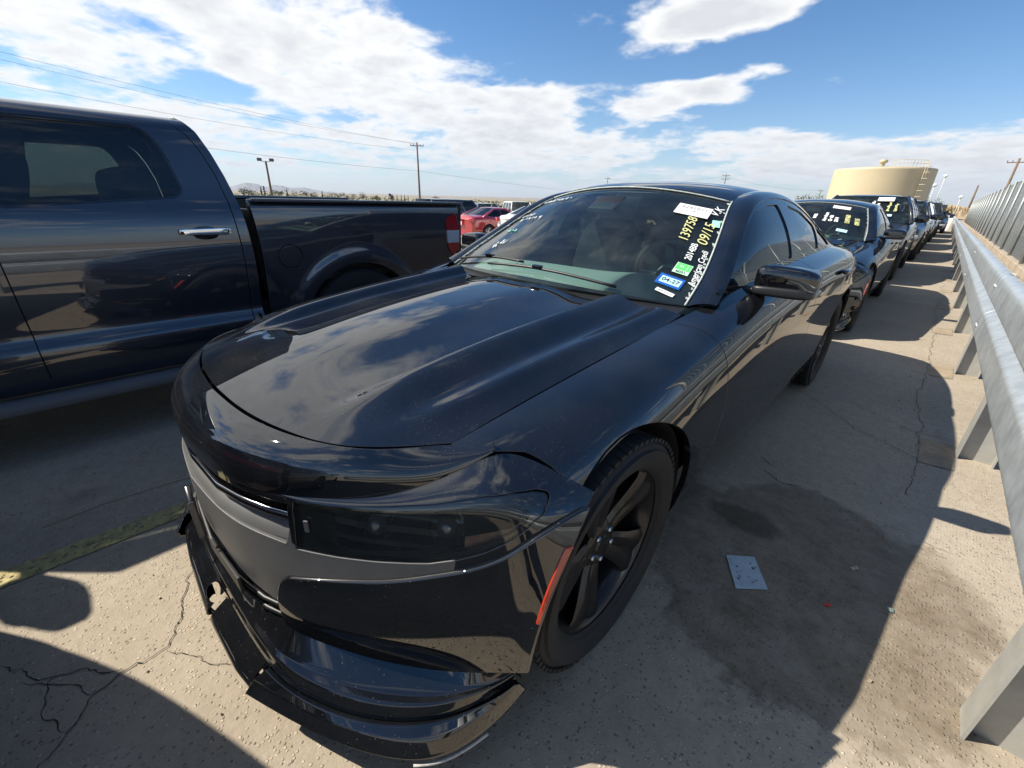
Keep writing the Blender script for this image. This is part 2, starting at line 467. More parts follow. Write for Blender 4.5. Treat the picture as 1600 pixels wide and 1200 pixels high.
# ------------------------------------------------------------------ wheel
def make_wheel(parent, x, y, R=.362, rim=.272, W=.245, side=1, steer=0.0, rimmat='black_rim', spokes=5, detail=True, z=None, tilt=0.0):
    wr = bpy.data.objects.new('wheel', None); wr.empty_display_size = .1; link(wr, parent); wr.location = (x, y, R if z is None else z); wr.rotation_euler = (tilt, 0, steer)
    s = side; h = W / 2
    n = 72 if detail else 36
    t = MB()
    prof = [(rim - .012, -h * .82), (rim + .01, -h * .93), ((R + rim) / 2, -h * 1.02), (R - .025, -h * .93), (R - .007, -h * .80), (R, -h * .6)]
    if detail:
        gx = [-.55, -.33, -.10, .10, .33, .55]
        for g in gx[::1]: prof += [(R, h * g - .012), (R - .008, h * g - .009), (R - .008, h * g + .009), (R, h * g + .012)]
    prof += [(R, h * .6), (R - .007, h * .80), (R - .018, h * .90), (R - .022, h * .93), (R - .03, h * .95), ((R + rim) / 2 + .012, h * 1.03), ((R + rim) / 2 + .006, h * 1.015), ((R + rim) / 2, h * 1.03), (rim + .012, h * .95), (rim - .004, h * .88), (rim - .012, h * .80)]
    t.lathe([(r, s * q) for r, q in prof], n, 'X')
    if detail:                                       # shoulder blocks
        for k in range(n):
            a = 2 * math.pi * (k + .5) / n
            rot = Matrix.Rotation(a, 3, 'X')
            t.box(rot @ Vector((s * h * .74, 0, R - .006)), (h * .36, .020, .012), rot)
    o = t.obj('tyre', MATS['rubber'], wr, auto=40)
    r = MB(); r.lathe([(rim - .001, s * h * .90), (rim + .004, s * h * .84), (rim - .008, s * h * .78), (rim - .022, s * h * .70), (rim - .032, s * h * .3), (rim - .04, -s * h * .6), (rim - .02, -s * h * .9)], 48, 'X')
    r.obj('rim', MATS[rimmat], wr, auto=50)
    b = MB(); b.lathe([(.001, -s * h * .05), (.16, -s * h * .05), (.165, -s * h * .2), (.05, -s * h * .25)], 32, 'X'); b.obj('brake_disc', MATS['steel'] if not detail else mat('disc_steel', (.12, .11, .11), .45, .8), wr, auto=40)
    sm = MB(); face = s * h * .62
    for k in range(spokes):
        a0 = 2 * math.pi * k / spokes + .3
        rot = Matrix.Rotation(a0, 3, 'X')
        # a wide spoke split by a shallow channel; sections from hub to rim
        secs = [(.040, .034, face - s * .020, .05), (.10, .044, face - s * .012, .035), (.17, .058, face + s * .004, .03), (rim - .055, .074, face + s * .014, .03), (rim - .010, .098, face + s * .012, .03)]
        V = []; F = []
        for (rr, w, fx, th) in secs:
            for (yy, dx) in ((-w, -s * .012), (-w * .72, 0), (-w * .3, -s * .002), (0, -s * .009), (w * .3, -s * .002), (w * .72, 0), (w, -s * .012), (w * .8, -s * th), (-w * .8, -s * th)):
                V.append(rot @ Vector((fx + dx, yy, rr)))
        m = 9
        for i in range(len(secs) - 1):
            for j in range(m): F.append((i * m + j, i * m + (j + 1) % m, (i + 1) * m + (j + 1) % m, (i + 1) * m + j))
        sm.add(V, F)
    sm.lathe([(.001, face - s * .006), (.030, face - s * .008), (.034, face - s * .014), (.066, face - s * .016), (.078, face - s * .024), (.078, face - s * .06)], 32, 'X')
    sm.obj('spokes', MATS[rimmat], wr, auto=42)
    if detail:
        for k in range(5):
            a = 2 * math.pi * (k + .5) / 5 + .3
            q = MB(); q.lathe([(.001, face - s * .004), (.0075, face - s * .005), (.0095, face - s * .009), (.0095, face - s * .03)], 6, 'X', (0, .052 * math.cos(a), .052 * math.sin(a))); q.obj('lug_nut', MATS['steel'], wr)
    return wr


def text_mesh(body, size, name, material, parent, M, shear=0.0, bold=0.0, thick=.0006, sx=1.0):
    cu = bpy.data.curves.new(name, 'FONT'); cu.body = body; cu.size = size; cu.shear = shear; cu.offset = bold; cu.extrude = thick / 2; cu.align_x = 'CENTER'; cu.align_y = 'CENTER'; cu.resolution_u = 4
    o = bpy.data.objects.new(name, cu); COL.objects.link(o); bpy.context.view_layer.update()
    me = bpy.data.meshes.new_from_object(o.evaluated_get(bpy.context.evaluated_depsgraph_get())); bpy.data.objects.remove(o)
    me.transform(Matrix.Diagonal((sx, 1, 1, 1))); me.transform(M); me.materials.clear(); me.materials.append(material); me.name = name
    return link(bpy.data.objects.new(name, me), parent)


# ------------------------------------------------------------------ the black sedan
def sedan_surfaces():
    S = {}
    Y = np.array([-.45, -.34, -.1, .15, .4, .62, .80, .98, 1.3, 1.7, 2.2, 2.7, 3.05, 3.4, 3.7, 3.92, 4.0])
    rows = [
        # x, z of the upper edge: hood gap, pillar foot, belt, deck edge
        ([.655, .667, .684, .696, .708, .717, .755, .785, .798, .802, .803, .797, .785, .765, .742, .715, .70],
         [.775, .794, .830, .860, .888, .912, .950, .980, 1.012, 1.034, 1.050, 1.058, 1.058, 1.052, 1.04, 1.022, 1.01]),
        ([.73, .752, .782, .800, .812, .825, .842, .856, .866, .870, .872, .872, .866, .842, .805, .765, .74],
         [.765, .790, .828, .858, .886, .914, .942, .962, .990, 1.010, 1.026, 1.036, 1.038, 1.032, 1.018, 1.0, .985]),
        ([.80, .832, .872, .890, .896, .900, .908, .914, .920, .923, .926, .928, .928, .908, .866, .815, .785],
         [.735, .752, .790, .818, .846, .872, .898, .918, .948, .968, .982, .990, .990, .982, .965, .95, .94]),
        ([.85, .884, .922, .934, .934, .932, .933, .935, .938, .940, .942, .946, .950, .938, .895, .84, .805],
         [.68, .692, .720, .738, .755, .772, .79, .805, .83, .848, .862, .872, .876, .870, .86, .85, .85]),
        ([.885, .915, .946, .952, .948, .943, .942, .942, .943, .944, .945, .950, .957, .95, .91, .855, .82],
         [.57, .585, .61, .625, .630, .635, .645, .655, .672, .684, .694, .70, .705, .70, .70, .70, .70]),
        ([.895, .92, .945, .951, .944, .936, .932, .930, .929, .929, .931, .94, .952, .945, .905, .85, .815],
         [.44, .445, .45, .455, .455, .455, .455, .455, .46, .462, .465, .47, .475, .47, .47, .47, .47]),
        ([.88, .90, .922, .928, .921, .914, .911, .910, .909, .909, .911, .918, .928, .92, .88, .83, .80],
         [.28, .28, .28, .285, .285, .285, .285, .285, .285, .285, .287, .29, .30, .30, .32, .34, .34]),
        ([.84, .855, .87, .875, .872, .868, .866, .866, .866, .866, .868, .872, .88, .87, .83, .79, .77],
         [.175, .175, .175, .175, .175, .175, .175, .175, .175, .175, .178, .185, .20, .21, .24, .26, .26])]
    yq = np.arange(-.45, 4.001, .08905)
    P = np.zeros((len(yq), len(rows), 3))
    for j, (xs, zs) in enumerate(rows):
        P[:, j, 0] = ncs(Y, xs, yq); P[:, j, 1] = yq; P[:, j, 2] = ncs(Y, zs, yq)
    S['side'] = Surf(P, 240, 56, flip=True)
    # hood
    af = [0, .3, .55, .75, .88, 1.0]
    Fx = [0, .2, .38, .52, .60, .665]; Fy = [-.645, -.632, -.592, -.522, -.437, -.345]; Fz = [.805, .803, .801, .797, .795, .794]
    ar = [0, .3, .6, .85, 1.0]
    Rx = [0, .22, .44, .62, .718]; Ry = [.60, .605, .625, .665, .70]
    a = np.linspace(0, 1, 81); b = np.linspace(0, 1, 121)
    fx, fy = ncs(af, Fx, a), ncs(af, Fy, a); rx, ry = ncs(ar, Rx, a), ncs(ar, Ry, a)
    A, Bb = np.meshgrid(a, b, indexing='ij')
    X = fx[:, None] * (1 - Bb) + rx[:, None] * Bb; Yy = fy[:, None] * (1 - Bb) + ry[:, None] * Bb
    # edge height by y, centre height by y
    ze = ncs([-.65, -.52, -.34, -.166, .03, .273, .584, .72], [.800, .797, .794, .821, .847, .875, .908, .931], Yy)
    frontz = np.interp(a, af, Fz)[:, None]
    ze = np.maximum(ze, 0) 
    zedge1 = ncs([-.345, -.166, .03, .273, .584, .70], [.794, .821, .847, .875, .908, .928], -.345 + Bb * 1.045)
    zc = ncs([0, .1, .25, .45, .7, .9, 1.0], [.805, .840, .878, .914, .946, .962, .966], Bb)
    sh = 1 - A ** 2.3
    Z = zedge1 + (zc - zedge1) * sh
    # lift of the outer front corner stays with the front edge
    Z += (frontz - (.794 + (.805 - .794) * (1 - a ** 2.3))[:, None]) * np.exp(-(Bb / .12) ** 2)
    xr = .425 + .05 * Bb; d = X - xr
    def sst(t): t = np.clip(t, 0, 1); return t * t * t * (t * (6 * t - 15) + 10)
    fade = sst((Bb - .0) / .34)
    Z += fade * (.022 * np.exp(-(np.maximum(d, 0) / .06) ** 2) * (d >= 0) + (d < 0) * (.022 - .042 * sst(-d / .075) + .018 * sst((-d - .10) / .30)))
    d2 = X - (.575 + .075 * Bb); Z += sst(Bb / .25) * (.009 * np.exp(-(d2 / .035) ** 2) - .006 * np.exp(-((d2 + .06) / .04) ** 2)) * np.clip((1 - A) / .04, 0, 1)
    S['hood'] = Surf(np.stack([X, Yy, Z], -1), raw=True, flip=False)
    # upper fascia between hood gap and crease
    t = np.linspace(0, 1, 101); tk = [0, .17, .30, .45, .58, .72, .86, 1.0]
    Ax = [0, .2, .33, .45, .54, .61, .672, .756]; Ay = [-.6555, -.6425, -.6165, -.5715, -.517, -.439, -.352, -.304]; Az = [.8015, .7995, .7985, .7965, .7945, .7925, .7925, .795]
    Bx = [0, .2, .32, .435, .53, .62, .695, .757]; By = [-.752, -.737, -.708, -.652, -.582, -.495, -.405, -.300]; Bz = [.700, .697, .690, .686, .690, .704, .738, .792]
    Ac = np.stack([ncs(tk, q, t) for q in (Ax, Ay, Az)], -1); Bc = np.stack([ncs(tk, q, t) for q in (Bx, By, Bz)], -1)
    D = Bc - Ac; Ln = np.linalg.norm(D, axis=1, keepdims=True)
    up = np.array([0, 0, 1.]) - D / Ln * (D[:, 2:3] / Ln); up /= np.linalg.norm(up, axis=1, keepdims=True)
    Q = Ac + D * .55 + up * Ln * .36
    v = np.linspace(0, 1, 30)[None, :, None]
    S['nose'] = Surf((1 - v) ** 2 * Ac[:, None] + 2 * v * (1 - v) * Q[:, None] + v * v * Bc[:, None], raw=True, flip=True)
    # front face
    tb = np.linspace(0, .985, 9); 
    top = [(0, -.752, .700), (.2, -.737, .697), (.30, -.714, .691), (.41, -.668, .687), (.50, -.606, .688), (.575, -.542, .696), (.645, -.467, .713), (.715, -.376, .752), (.757, -.298, .793), (.80, -.25, .780), (.868, -.213, .752), (.937, -.163, .708)]
    R = [top,
         [(0, -.748, .665), (.22, -.736, .668), (.35, -.700, .672), (.47, -.645, .676), (.573, -.575, .683), (.644, -.52, .694), (.72, -.459, .708), (.79, -.402, .733), (.838, -.362, .744), (.880, -.325, .728), (.910, -.285, .702), (.944, -.235, .655)],
         [(0, -.756, .61), (.22, -.742, .61), (.36, -.700, .612), (.47, -.650, .615), (.58, -.575, .62), (.65, -.522, .628), (.725, -.463, .64), (.80, -.405, .66), (.855, -.36, .672), (.893, -.326, .668), (.920, -.298, .645), (.948, -.272, .60)],
         [(0, -.763, .55), (.22, -.748, .55), (.35, -.710, .55), (.455, -.662, .548), (.565, -.590, .547), (.64, -.535, .551), (.73, -.464, .564), (.81, -.405, .59), (.862, -.366, .605), (.901, -.338, .60), (.925, -.322, .58), (.948, -.315, .54)],
         [(0, -.762, .46), (.22, -.750, .46), (.35, -.718, .46), (.45, -.685, .463), (.57, -.61, .475), (.65, -.552, .485), (.745, -.475, .50), (.825, -.414, .515), (.875, -.382, .52), (.908, -.358, .51), (.928, -.348, .49), (.947, -.342, .47)],
         [(0, -.754, .37), (.22, -.744, .37), (.35, -.718, .365), (.445, -.688, .365), (.57, -.618, .37), (.655, -.558, .38), (.75, -.484, .395), (.83, -.424, .41), (.88, -.392, .42), (.912, -.370, .415), (.928, -.363, .405), (.945, -.358, .40)],
         [(0, -.735, .28), (.22, -.726, .28), (.35, -.704, .28), (.44, -.682, .28), (.565, -.605, .255), (.655, -.543, .245), (.75, -.475, .245), (.83, -.418, .265), (.875, -.39, .285), (.908, -.374, .30), (.923, -.367, .31), (.938, -.362, .32)]]
    S['face'] = Surf(np.array(R), 84, 130, flip=False)
    # greenhouse
    O = np.array([(.802, .80, .964), (.785, .948, 1.026), (.737, 1.14, 1.122), (.690, 1.31, 1.228), (.655, 1.47, 1.305), (.636, 1.66, 1.342), (.626, 2.01, 1.355), (.635, 2.344, 1.332), (.680, 2.66, 1.240), (.732, 2.95, 1.130), (.772, 3.20, 1.055)])
    I = np.array([(.702, .775, .947), (.690, .93, 1.03), (.652, 1.10, 1.12), (.600, 1.30, 1.235), (.546, 1.49, 1.328), (.532, 1.70, 1.372), (.528, 2.02, 1.388), (.533, 2.36, 1.374), (.550, 2.72, 1.315), (.585, 3.10, 1.185), (.630, 3.40, 1.068)])
    mid = (O + I) / 2; nn = np.array([.55, -.12, .75])
    bul = np.array([.014, .016, .018, .018, .018, .016, .014, .014, .018, .020, .016])[:, None]
    P = np.stack([I, I * .7 + O * .3 + nn * bul, I * .35 + O * .65 + nn * bul, O], 1)
    S['pillar'] = Surf(P, 120, 14, flip=True); S['O'], S['I'] = O, I
    Id = np.einsum('ai,ik->ak', bmat(11, 101), I)
    def lofted(cpts, e0, e1, m, n, bulge=0.0, pw=2.0, flip=False):
        seg = Id[int(e0 * 10):int(e1 * 10) + 1]; k = np.linspace(0, 1, m)
        E = np.stack([np.interp(k, np.linspace(0, 1, len(seg)), seg[:, i]) for i in range(3)], -1)
        kk = np.linspace(0, 1, len(cpts)); Cc = np.stack([ncs(kk, np.array(cpts)[:, i], k) for i in range(3)], -1)
        aa = np.linspace(0, 1, n)[None, :, None]
        G = Cc[:, None] + (E - Cc)[:, None] * np.concatenate([aa, aa ** pw, aa ** pw], -1)
        G = G + np.array([0, -.55, .83]) * bulge * (1 - aa ** 2) * np.sin(np.pi * k)[:, None, None]
        return Surf(G, raw=True, flip=flip)
    S['windshield'] = lofted([(0, .60, .968), (0, .80, 1.083), (0, 1.00, 1.188), (0, 1.20, 1.290), (0, 1.42, 1.385)], 0, 4, 60, 40, flip=True)
    S['roof'] = lofted([(0, 1.425, 1.387), (0, 1.60, 1.414), (0, 1.9, 1.432), (0, 2.3, 1.428), (0, 2.7, 1.385), (0, 2.90, 1.345)], 4, 8, 70, 40, pw=2.6, flip=True)
    S['rear_glass'] = lofted([(0, 2.91, 1.342), (0, 3.2, 1.215), (0, 3.52, 1.075)], 8, 10, 40, 40, flip=True)
    # deck lid
    k = np.linspace(0, 1, 30)[:, None]; aa = np.linspace(0, 1, 40)[None, :]
    y0, y1 = 3.53 - .14 * aa ** 2, 4.06 - .06 * aa ** 2; yy = y0 + (y1 - y0) * k
    we = np.interp(3.4 + .6 * k, Y, rows[0][0]); wz = np.interp(3.4 + .6 * k, Y, rows[0][1])
    zc = 1.075 - .02 * k; S['deck'] = Surf(np.stack([we * aa, yy, zc + (wz - zc) * aa ** 2.5 + 0 * k], -1), raw=True, flip=True)
    # tail
    col = P0 = np.array([(np.interp(3.98, Y, r[0]), 3.985, np.interp(3.98, Y, r[1])) for r in rows])
    net = np.stack([np.stack([col[:, 0] * w, col[:, 1] + dyy, col[:, 2]], -1) for w, dyy in ((1, 0), (.97, .03), (.85, .075), (.6, .10), (.3, .11), (0, .112))], 0)
    S['tail'] = Surf(net, 40, 40, flip=True)
    # side glass sheet: belt line to cant rail
    ys = np.linspace(.86, 3.19, 120); Od = np.einsum('ai,ik->ak', bmat(11, 400), O)
    ox = np.interp(ys, Od[:, 1], Od[:, 0]); oz = np.interp(ys, Od[:, 1], Od[:, 2]); bx = ncs(Y, rows[0][0], ys) + .004; bz = ncs(Y, rows[0][1], ys) + .002
    # a straight chord in section, at constant slope so that the panes stay flat
    vv = np.linspace(0, 1, 40)[None, :]
    sl = .74
    zz_ = bz[:, None] * (1 - vv) + (oz[:, None] + .004) * vv
    xx_ = bx[:, None] + (ox - bx)[:, None] * vv + .022 * np.sin(np.pi * vv) * np.clip((oz - bz)[:, None] / .3, 0, 1)
    S['green'] = Surf(np.stack([xx_, np.repeat(ys[:, None], 40, 1), zz_], -1), raw=True, flip=False)
    return S


SED = sedan_surfaces()
ARCH_F, ARCH_R, ARCH_RAD = (.05, .355), (3.085, .36), .418


def arch_fn(c, r): return lambda V: r - np.hypot(V[:, 1] - c[0], V[:, 2] - c[1])


def make_sedan(name, label, loc, paint='black_paint', lower='black_paint_lower', front_detail=True):
    T = empty(name, loc); tag(T, label, 'car')
    S = SED; G = .0032
    pm, lm = MATS[paint], MATS[lower]
    # --- hood, one mesh across the car
    panel('hood', mirror_join((S['hood'].V, S['hood'].N, S['hood'].F)), pm, T, flange=.015)
    # --- side panels
    gapb = ([.60, .66, .708, .751, .778, .79, .80], [-.11, -.13, -.161, -.214, -.25, -.285, -.34])
    doorf = ([.15, .35, .6, .77, .87, .93, .965, .985, 1.0], [.66, .690, .70, .675, .640, .616, .606, .640, .66])
    yb = lambda sg, off: (lambda V: sg * (V[:, 1] - np.interp(V[:, 0], [.66, .672, .756, .80, .87, .937, .96], [-.356, -.349, -.300, -.2495, -.2145, -.1605, -.12])) + off)
    y1 = lambda sg, off: (lambda V: sg * (V[:, 1] - np.interp(V[:, 2], *doorf)) + off)
    y2 = lambda sg, off: (lambda V: sg * (V[:, 1] - np.interp(V[:, 2], [.2, .6, 1.0, 1.1], [1.93, 1.955, 1.95, 1.945])) + off)
    y3 = lambda sg, off: (lambda V: sg * (V[:, 1] - np.interp(V[:, 2], [.2, .45, .62, .78, .95, 1.07], [2.60, 2.62, 2.68, 2.82, 2.90, 2.86])) + off)
    zl = lambda sg, z, off: (lambda V: sg * (V[:, 2] - z) + off)
    side = S['side']
    V, N, F = region(side, [arch_fn(ARCH_F, ARCH_RAD), arch_fn(ARCH_R, ARCH_RAD - .003)]); body = Sub(V, N, F)
    panel('fender', region(body, [yb(-1, G), y1(1, G)]), pm, T, flange=.02, mirror=True)
    panel('front_door', region(body, [y1(-1, G), y2(1, G), zl(-1, .262, G)]), pm, T, mirror=True)
    panel('rear_door', region(body, [y2(-1, G), y3(1, G), zl(-1, .262, G)]), pm, T, mirror=True)
    panel('sill', region(body, [y1(-1, G), y3(1, -.0), zl(1, .262, G)]), lm, T, mirror=True)
    panel('quarter_panel', region(body, [y3(-1, G), lambda V: V[:, 1] - 3.985]), pm, T, flange=.02, mirror=True)
    panel('rear_bumper', mirror_join((S['tail'].V, S['tail'].N, S['tail'].F)), pm, T, flange=0)
    panel('deck_lid', mirror_join((S['deck'].V, S['deck'].N, S['deck'].F)), pm, T)
    # tail lamp and spoiler
    V, N, F = region(S['tail'], [zl(1, .86, 0), zl(-1, .74, 0), lambda V: .1 - V[:, 0]]); panel('tail_light', (V, N, F), MATS['red_lens'], T, off=.006, mirror=True)
    sp = MB(); pts = [(-.74, 3.86), (-.66, 3.94), (-.4, 4.0), (0, 4.02), (.4, 4.0), (.66, 3.94), (.74, 3.86)]
    Vs = []; Fs = []
    for (x, y) in pts:
        for (dy, dz) in ((-.10, 1.043), (-.04, 1.062), (.05, 1.080), (.055, 1.07), (-.02, 1.045), (-.10, 1.030)): Vs.append((x, y + dy, dz - .035 * (abs(x) / .74) ** 3))
    for i in range(len(pts) - 1):
        for j in range(6): Fs.append((i * 6 + j, i * 6 + (j + 1) % 6, (i + 1) * 6 + (j + 1) % 6, (i + 1) * 6 + j))
    Fs += [tuple(range(6)), tuple(range(36, 42))]
    sp.add(Vs, Fs).obj('spoiler', MATS['gloss_black'], T, auto=40)
    # --- roof frame and glass
    panel('roof', mirror_join((S['roof'].V, S['roof'].N, S['roof'].F)), pm, T, flange=.008, lip=.001)
    panel('roof_pillar', (S['pillar'].V, S['pillar'].N, S['pillar'].F), pm, T, flange=.012, lip=.001, mirror=True)
    ws = S['windshield']; Vw, Nw, Fw = mirror_join((ws.V, ws.N, ws.F)); panel('windshield', (Vw, Nw, Fw), MATS['windshield_glass'], T, flange=0, off=-.004)
    rg = S['rear_glass']; panel('rear_window', mirror_join((rg.V, rg.N, rg.F)), MATS['tint_glass'], T, flange=0, off=-.004)
    green = S['green']
    w1 = round_poly([(.985, 1.040), (1.85, 1.062), (1.888, 1.322), (1.68, 1.317), (1.47, 1.285), (1.26, 1.208), (1.07, 1.108)], .025)
    w2 = round_poly([(2.04, 1.068), (2.50, 1.078), (2.58, 1.212), (2.36, 1.288), (2.08, 1.322)], .02)
    w3 = round_poly([(2.55, 1.078), (2.93, 1.080), (2.80, 1.140), (2.63, 1.205)], .015)
    rest = Sub(green.V, green.N, green.F); V = N = None
    for w, nm in ((w1, 'front_side_window'), (w2, 'rear_side_window'), (w3, 'quarter_window')):
        panel(nm, region(green, poly_fns(w, 1, 2, .004)), MATS['tint_glass'], T, flange=0, off=-.014, mirror=True)
        rest = Sub(*remainder(rest, poly_fns(w, 1, 2, 0)))
    panel('window_frame', (rest.V, rest.N, rest.F), MATS['gloss_black'], T, flange=.014, off=-.007, lip=.001, mirror=True)
    # pale glue line and dots along the windshield edge
    D = ws.D
    def wsp(kk, a, off=.0015):
        i = kk * (D.shape[0] - 1); j = abs(a) * (D.shape[1] - 1); i0, j0 = min(int(i), D.shape[0] - 2), min(int(j), D.shape[1] - 2); u, v = i - i0, j - j0
        q = D[i0, j0] * (1 - u) * (1 - v) + D[i0 + 1, j0] * u * (1 - v) + D[i0, j0 + 1] * (1 - u) * v + D[i0 + 1, j0 + 1] * u * v
        n = ws.N.reshape(D.shape)[i0, j0]
        q = q + n * off
        if a < 0: q = q * np.array([-1, 1, 1]); n = n * np.array([-1, 1, 1])
        return Vector(q), Vector(n)
    trim = MB()
    for s in (1, -1):
        trim.tube([wsp(t, s * .992, .002)[0] for t in np.linspace(.0, 1, 14)], .0045, 5)
    trim.tube([wsp(.992, t, .001)[0] for t in np.linspace(-1, 1, 24)], .004, 5)
    trim.obj('windshield_trim', MATS['frit'], T, smooth=True)
    dots = MB()
    for s in (1, -1):
        for t in np.concatenate([np.linspace(.06, .42, 10), np.linspace(.55, .95, 5)]):
            q, n = wsp(t + RNG.uniform(-.01, .01), s * (.978 + RNG.uniform(-.005, .003)), .001); rot = n.to_track_quat('Z', 'Y').to_matrix()
            dots.box(q, (RNG.uniform(.006, .012), RNG.uniform(.008, .026), .001), rot)
    dots.obj('glue_marks', MATS['frit'], T)
    return T, S, wsp


def sedan_front(T, S, paint='black_paint'):
    pm = MATS[paint]; f = S['face']
    panel('nose_panel', mirror_join((S['nose'].V, S['nose'].N, S['nose'].F)), pm, T, flange=.02, lip=.003)
    hx = [.46, .477, .573, .644, .72, .80, .842, .862, .878, .888, .894, .898]
    ht = [.676, .676, .683, .694, .708, .735, .742, .738, .730, .721, .712, .700]
    bx_ = [.44, .455, .558, .632, .69, .728, .78, .821, .85, .872, .888, .895, .898]; hb = [.548, .548, .547, .550, .556, .562, .582, .606, .630, .652, .675, .690, .698]
    HL = lambda g: [lambda V: .466 - g - V[:, 0], lambda V: V[:, 2] - np.interp(V[:, 0], hx, ht) - g, lambda V: np.interp(V[:, 0], bx_, hb) - g - V[:, 2], lambda V: V[:, 0] - .898 - g]
    GR = lambda g: [lambda V: V[:, 0] - .452 - g + .25 * np.maximum(0, .60 - V[:, 2]), lambda V: V[:, 2] - .668 - g, lambda V: np.interp(V[:, 0], [0, .25, .40, .452], [.562, .562, .560, .556]) - g - V[:, 2]]
    rest = Sub(*remainder(f, HL(.0008))); rest = Sub(*remainder(rest, GR(.002)))
    # lower edge of lamp and band: the top line of the bumper corner
    btx = np.array([.44, .52, .588, .672, .755, .836, .88, .905, .925, .95]); btz = np.array([.466, .484, .497, .515, .545, .588, .630, .662, .680, .690])
    xd = np.linspace(.44, .95, 80); bd_ = ncs(btx, btz, xd); bt = lambda V: np.interp(V[:, 0], xd, bd_)
    left = lambda V: np.interp(V[:, 2], [.27, .36, .39, .42, .445, .460, .468, .6], [.396, .404, .410, .418, .428, .442, .458, .46])
    topz = lambda V: np.where(V[:, 0] < .458, .60, np.interp(V[:, 0], bx_, hb))
    corner = [lambda V: V[:, 2] - bt(V), lambda V: left(V) - V[:, 0]]
    up_ = Sub(*remainder(rest, corner))
    MT = [lambda V: V[:, 2] - topz(V), lambda V: .356 - V[:, 2], lambda V: V[:, 0] - .775]
    panel('bumper_band', mirror_join(region(up_, MT)), MATS['matte_grey'], T, flange=.05, lip=.002)
    V, N, F = region(Sub(*remainder(up_, MT)), [lambda V: V[:, 1] + .10, lambda V: .40 - V[:, 2]])
    panel('bumper_cheek', mirror_join((V, N, F)), pm, T, flange=.025, lip=.0012)
    panel('bumper_corner', region(rest, [lambda V: V[:, 2] - bt(V) + .004, lambda V: left(V) + .004 - V[:, 0]]), MATS['black_paint_lower'], T, flange=.05, off=.012, lip=.007, mirror=True)
    # side marker
    V, N, F = region(f, [lambda V: V[:, 2] - .625, lambda V: .47 - V[:, 2], lambda V: .9395 + .02 * (.62 - V[:, 2]) - V[:, 0], lambda V: V[:, 0] - .9455])
    panel('side_marker', (V, N, F), MATS['amber'], T, flange=.006, off=.016, lip=.003, mirror=True)
    # head lamps
    for s in (1, -1):
        H = bpy.data.objects.new('headlight', None); H.empty_display_size = .1; link(H, T)
        def half(VNF):
            V, N, F = VNF
            return (V, N, F) if s > 0 else (V * np.array([-1, 1, 1]), N * np.array([-1, 1, 1]), [q[::-1] for q in F])
        panel('lens', half(region(f, HL(-.0006))), MATS['lamp_glass'], H, flange=0, off=-.003)
        panel('housing', half(region(f, HL(.010))), mat('lamp_housing', (.030, .030, .031), .35, coat=.3), H, flange=0, off=-.075)
        panel('bezel', half(remainder(Sub(*region(f, HL(-.001))), [lambda V: .540 - V[:, 0], lambda V: V[:, 2] - np.interp(V[:, 0], hx, ht) + .018, lambda V: np.interp(V[:, 0], bx_, hb) + .014 - V[:, 2], lambda V: V[:, 0] - .885])), MATS['gloss_black'], H, flange=.02, off=-.008)
        lm = MB(); st = MB(); bl = MB()
        for k, (z0, z1) in enumerate(((.655, .662), (.612, .630), (.570, .583))):
            for xa, xb in ((.49, .62), (.62, .74)):
                n = 6
                for i in range(n):
                    t0 = xa + (xb - xa) * i / n; t1 = xa + (xb - xa) * (i + 1) / n
                    yy = lambda x: np.interp(x, [.45, .58, .68, .77, .84, .89], [-.615, -.54, -.465, -.395, -.345, -.305])
                    bl.add([(s * t0, yy(t0), z0), (s * t1, yy(t1), z0), (s * t1, yy(t1), z1), (s * t0, yy(t0), z1), (s * t0, yy(t0) + .03, z0), (s * t1, yy(t1) + .03, z0), (s * t1, yy(t1) + .03, z1), (s * t0, yy(t0) + .03, z1)],
                           [(0, 1, 2, 3), (0, 1, 5, 4), (3, 2, 6, 7), (4, 5, 6, 7)])
        bl.obj('lamp_blades', mat('lamp_blade', (.16, .16, .165), .3, .6), H)
        for x0, r in ((.60, .040), (.73, .042)):
            yb_ = np.interp(x0, [.45, .58, .68, .77, .84], [-.605, -.53, -.455, -.385, -.335])
            q = MB(); q.lathe([(r, -.012), (r * .98, .0), (r * .8, .03), (r * .4, .045), (.001, .05)], 24, 'Y'); q.xf(Matrix.Translation((s * x0, yb_, .627 if x0 < .7 else .640)) @ Matrix.Rotation(s * .75, 4, 'Z')); q.obj('reflector', mat('lamp_reflector', (.62, .62, .60), .18, .9), H, smooth=True)
            q = MB(); q.lathe([(r * .62, -.004), (r * .55, -.016), (r * .3, -.024), (.001, -.027)], 20, 'Y'); q.xf(Matrix.Translation((s * x0, yb_, .627 if x0 < .7 else .640)) @ Matrix.Rotation(s * .75, 4, 'Z')); q.obj('projector', mat('lamp_bulb', (.10, .10, .11), .05, 0, 1.0), H, smooth=True)
        V, N, F = region(f, HL(-.008)); V, N, F = region(Sub(V, N, F), [lambda V: .785 - V[:, 0], lambda V: V[:, 2] - np.interp(V[:, 0], [.78, .86, .90], [.625, .66, .70])])
        panel('corner_reflector', half((V, N, F)), mat('pale_amber', (.50, .27, .17), .22, coat=.6, var=(60, .35)), H, flange=0, off=-.022)
        tg = MB(); tg.box((s * .497, -.632, .622), (.010, .004, .030), Matrix.Rotation(s * .55, 3, 'Z')); tg.obj('lamp_tag', mat('lamp_label', (.10, .10, .10), .5), H)
    # grille: recessed dark mesh behind a bar
    V, N, F = region(f, GR(.01)); panel('grille_back', mirror_join((V, N, F)), MATS['void'], T, flange=0, off=-.09)
    plan = lambda x, o: np.interp(abs(x), [0, .2, .3, .38, .46], [-.754, -.742, -.716, -.686, -.645]) + o
    xs = np.linspace(-.45, .45, 41)
